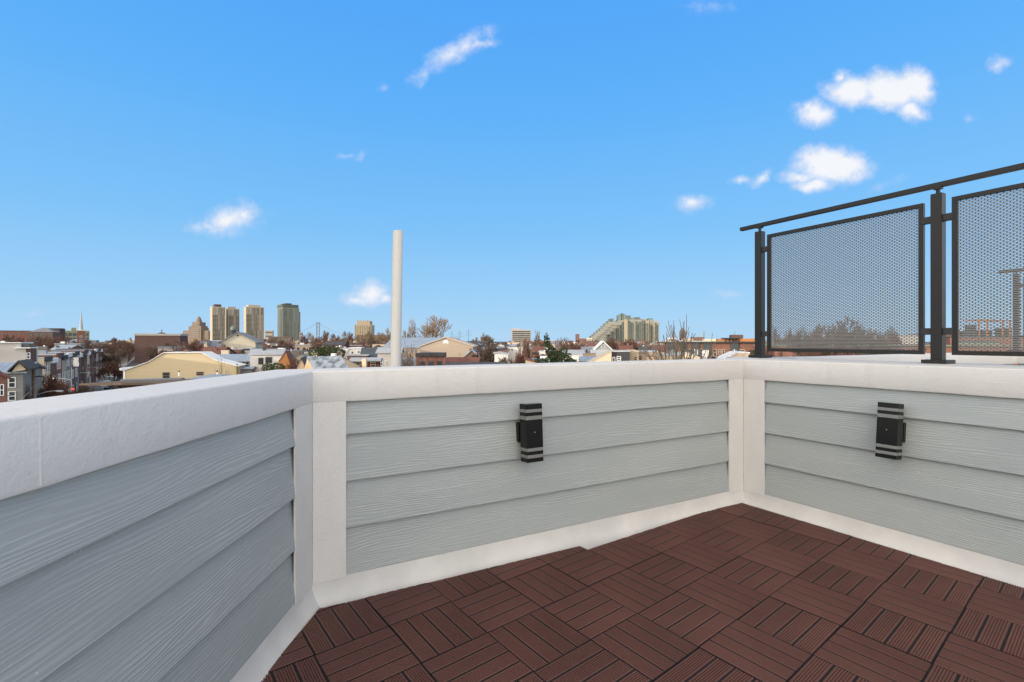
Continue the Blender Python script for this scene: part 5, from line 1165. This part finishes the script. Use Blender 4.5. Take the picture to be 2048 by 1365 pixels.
for i in range(170):
    x = rg.uniform(262,1520); Y = rg.uniform(85,480); 
    if not free(K(x)*Y, Y, 1.0) : continue
    h = rg.uniform(7,12.5); yt = 682+(E-h)/Y*1000
    if 800 < x < 960 and Y < 220: continue
    tree(rg.choice(('round','red','round2','vase')), x, yt, Y, 'bare tree among the rooftops of the middle distance', h*.8/Y*1000, group='bare trees among the rooftops', cmat=rg.choice((twig_b,twig_r,twig_r)))
for i in range(30):
    s = rg.uniform(90,330); sd = rg.choice((1.2,12.8)); o = F0+SD*s+SN*sd; x_ = o.x/o.y*1000+1024; hh = rg.uniform(7,11)
    tree(rg.choice(('round','round2')), x_, 682+(E-hh)/o.y*1000, o.y, 'dark bare street tree far down the street', 5.5/o.y*1000, group='street trees')
for i in range(46):
    x = rg.uniform(480,1500); Y = rg.uniform(52,84)
    if 1165 < x < 1330 or 800 < x < 960 or 490 < x < 570 or not free(K(x)*Y, Y, .6): continue
    h = rg.uniform(7.4,9.2); tree(rg.choice(('red','round','sparse')), x, 682+(E-h)/Y*1000, Y, 'twiggy bare bush in the back yards just over the wall', h*.62/Y*1000, group='bare bushes in the nearest back yards', cmat=rg.choice((twig_b,twig_r)))
# conifer with a leaning leader and wide skirts
bl = [(-1.35,0,11.45,.20,.2,.55),(-1.25,0,10.9,.30,.3,.7),(-1.0,.1,10.3,.45,.4,.6),(-.62,0,9.9,.6,.5,.6),(-.1,0,9.5,.9,.8,.6),(-1.05,0,9.4,.5,.5,.5),(.25,.1,10.15,.35,.35,.55),(.5,0,9.75,.5,.4,.4),(.9,0,9.15,.7,.7,.45),(-1.7,0,9.25,.5,.5,.4),(-2.15,0,9.55,.25,.3,.35),(1.6,0,9.0,.5,.5,.35),(0,0,8.4,1.9,1.3,.9),(0,0,7.2,2.2,1.6,1.0),(0,0,5.5,2.3,1.8,1.4)]
evergreen('dark green conifer with a ragged leaning top, right of the reddish tree', 1122, 45.5, bl, 11000, .12, 3, leaf, 'conifer', 'tree', 11.6)
evergreen('large dark evergreen bush behind the blotched metal roof', 655, 118, [(-2.6,0,8.2,2.2,2,1.4),(0,0,8.6,2.4,2,1.5),(2.4,0,8.3,2.0,2,1.4),(0,0,6,4,2.5,2),(-1,0,9.0,1.6,1.5,1.1)], 4200, .26, 5, leaf2)
evergreen('low rounded green hedge below the white stucco house', 548, 66, [(-.8,0,7.6,.8,.8,.75),(.5,0,7.7,.9,.8,.7),(0,0,6.6,1.5,1,1)], 2200, .13, 7, leaf2, 'hedge')
evergreen('dark evergreen top between reddish trees, under the cream gable', 484, 100, [(0,0,8.3,.5,.5,1.1),(0,0,7.2,.9,.9,.9)], 700, .14, 8, leaf)
evergreen('small dark green tree beside the left foot of the railing', 1503, 68, [(0,0,9.3,.7,.6,.8),(.2,0,8.4,.9,.8,.8)], 900, .14, 12, leaf)

# ---------------------------------------------------------------- make each label single out one thing
ORD = ['first','second','third','fourth','fifth','sixth','seventh','eighth','ninth','tenth','eleventh','twelfth']
by = {}
for o in TOP:
    if 'group' in o: continue
    by.setdefault(o['label'], []).append(o)
for lb, os_ in by.items():
    if len(os_) < 2: continue
    os_.sort(key=lambda o: o.location.x/max(o.location.y,.1))
    for i, o in enumerate(os_): o['label'] = lb + ', ' + ORD[min(i,11)] + ' from left'
for o in bpy.data.objects:
    for k in ('_d','_w'):
        if k in o: del o[k]
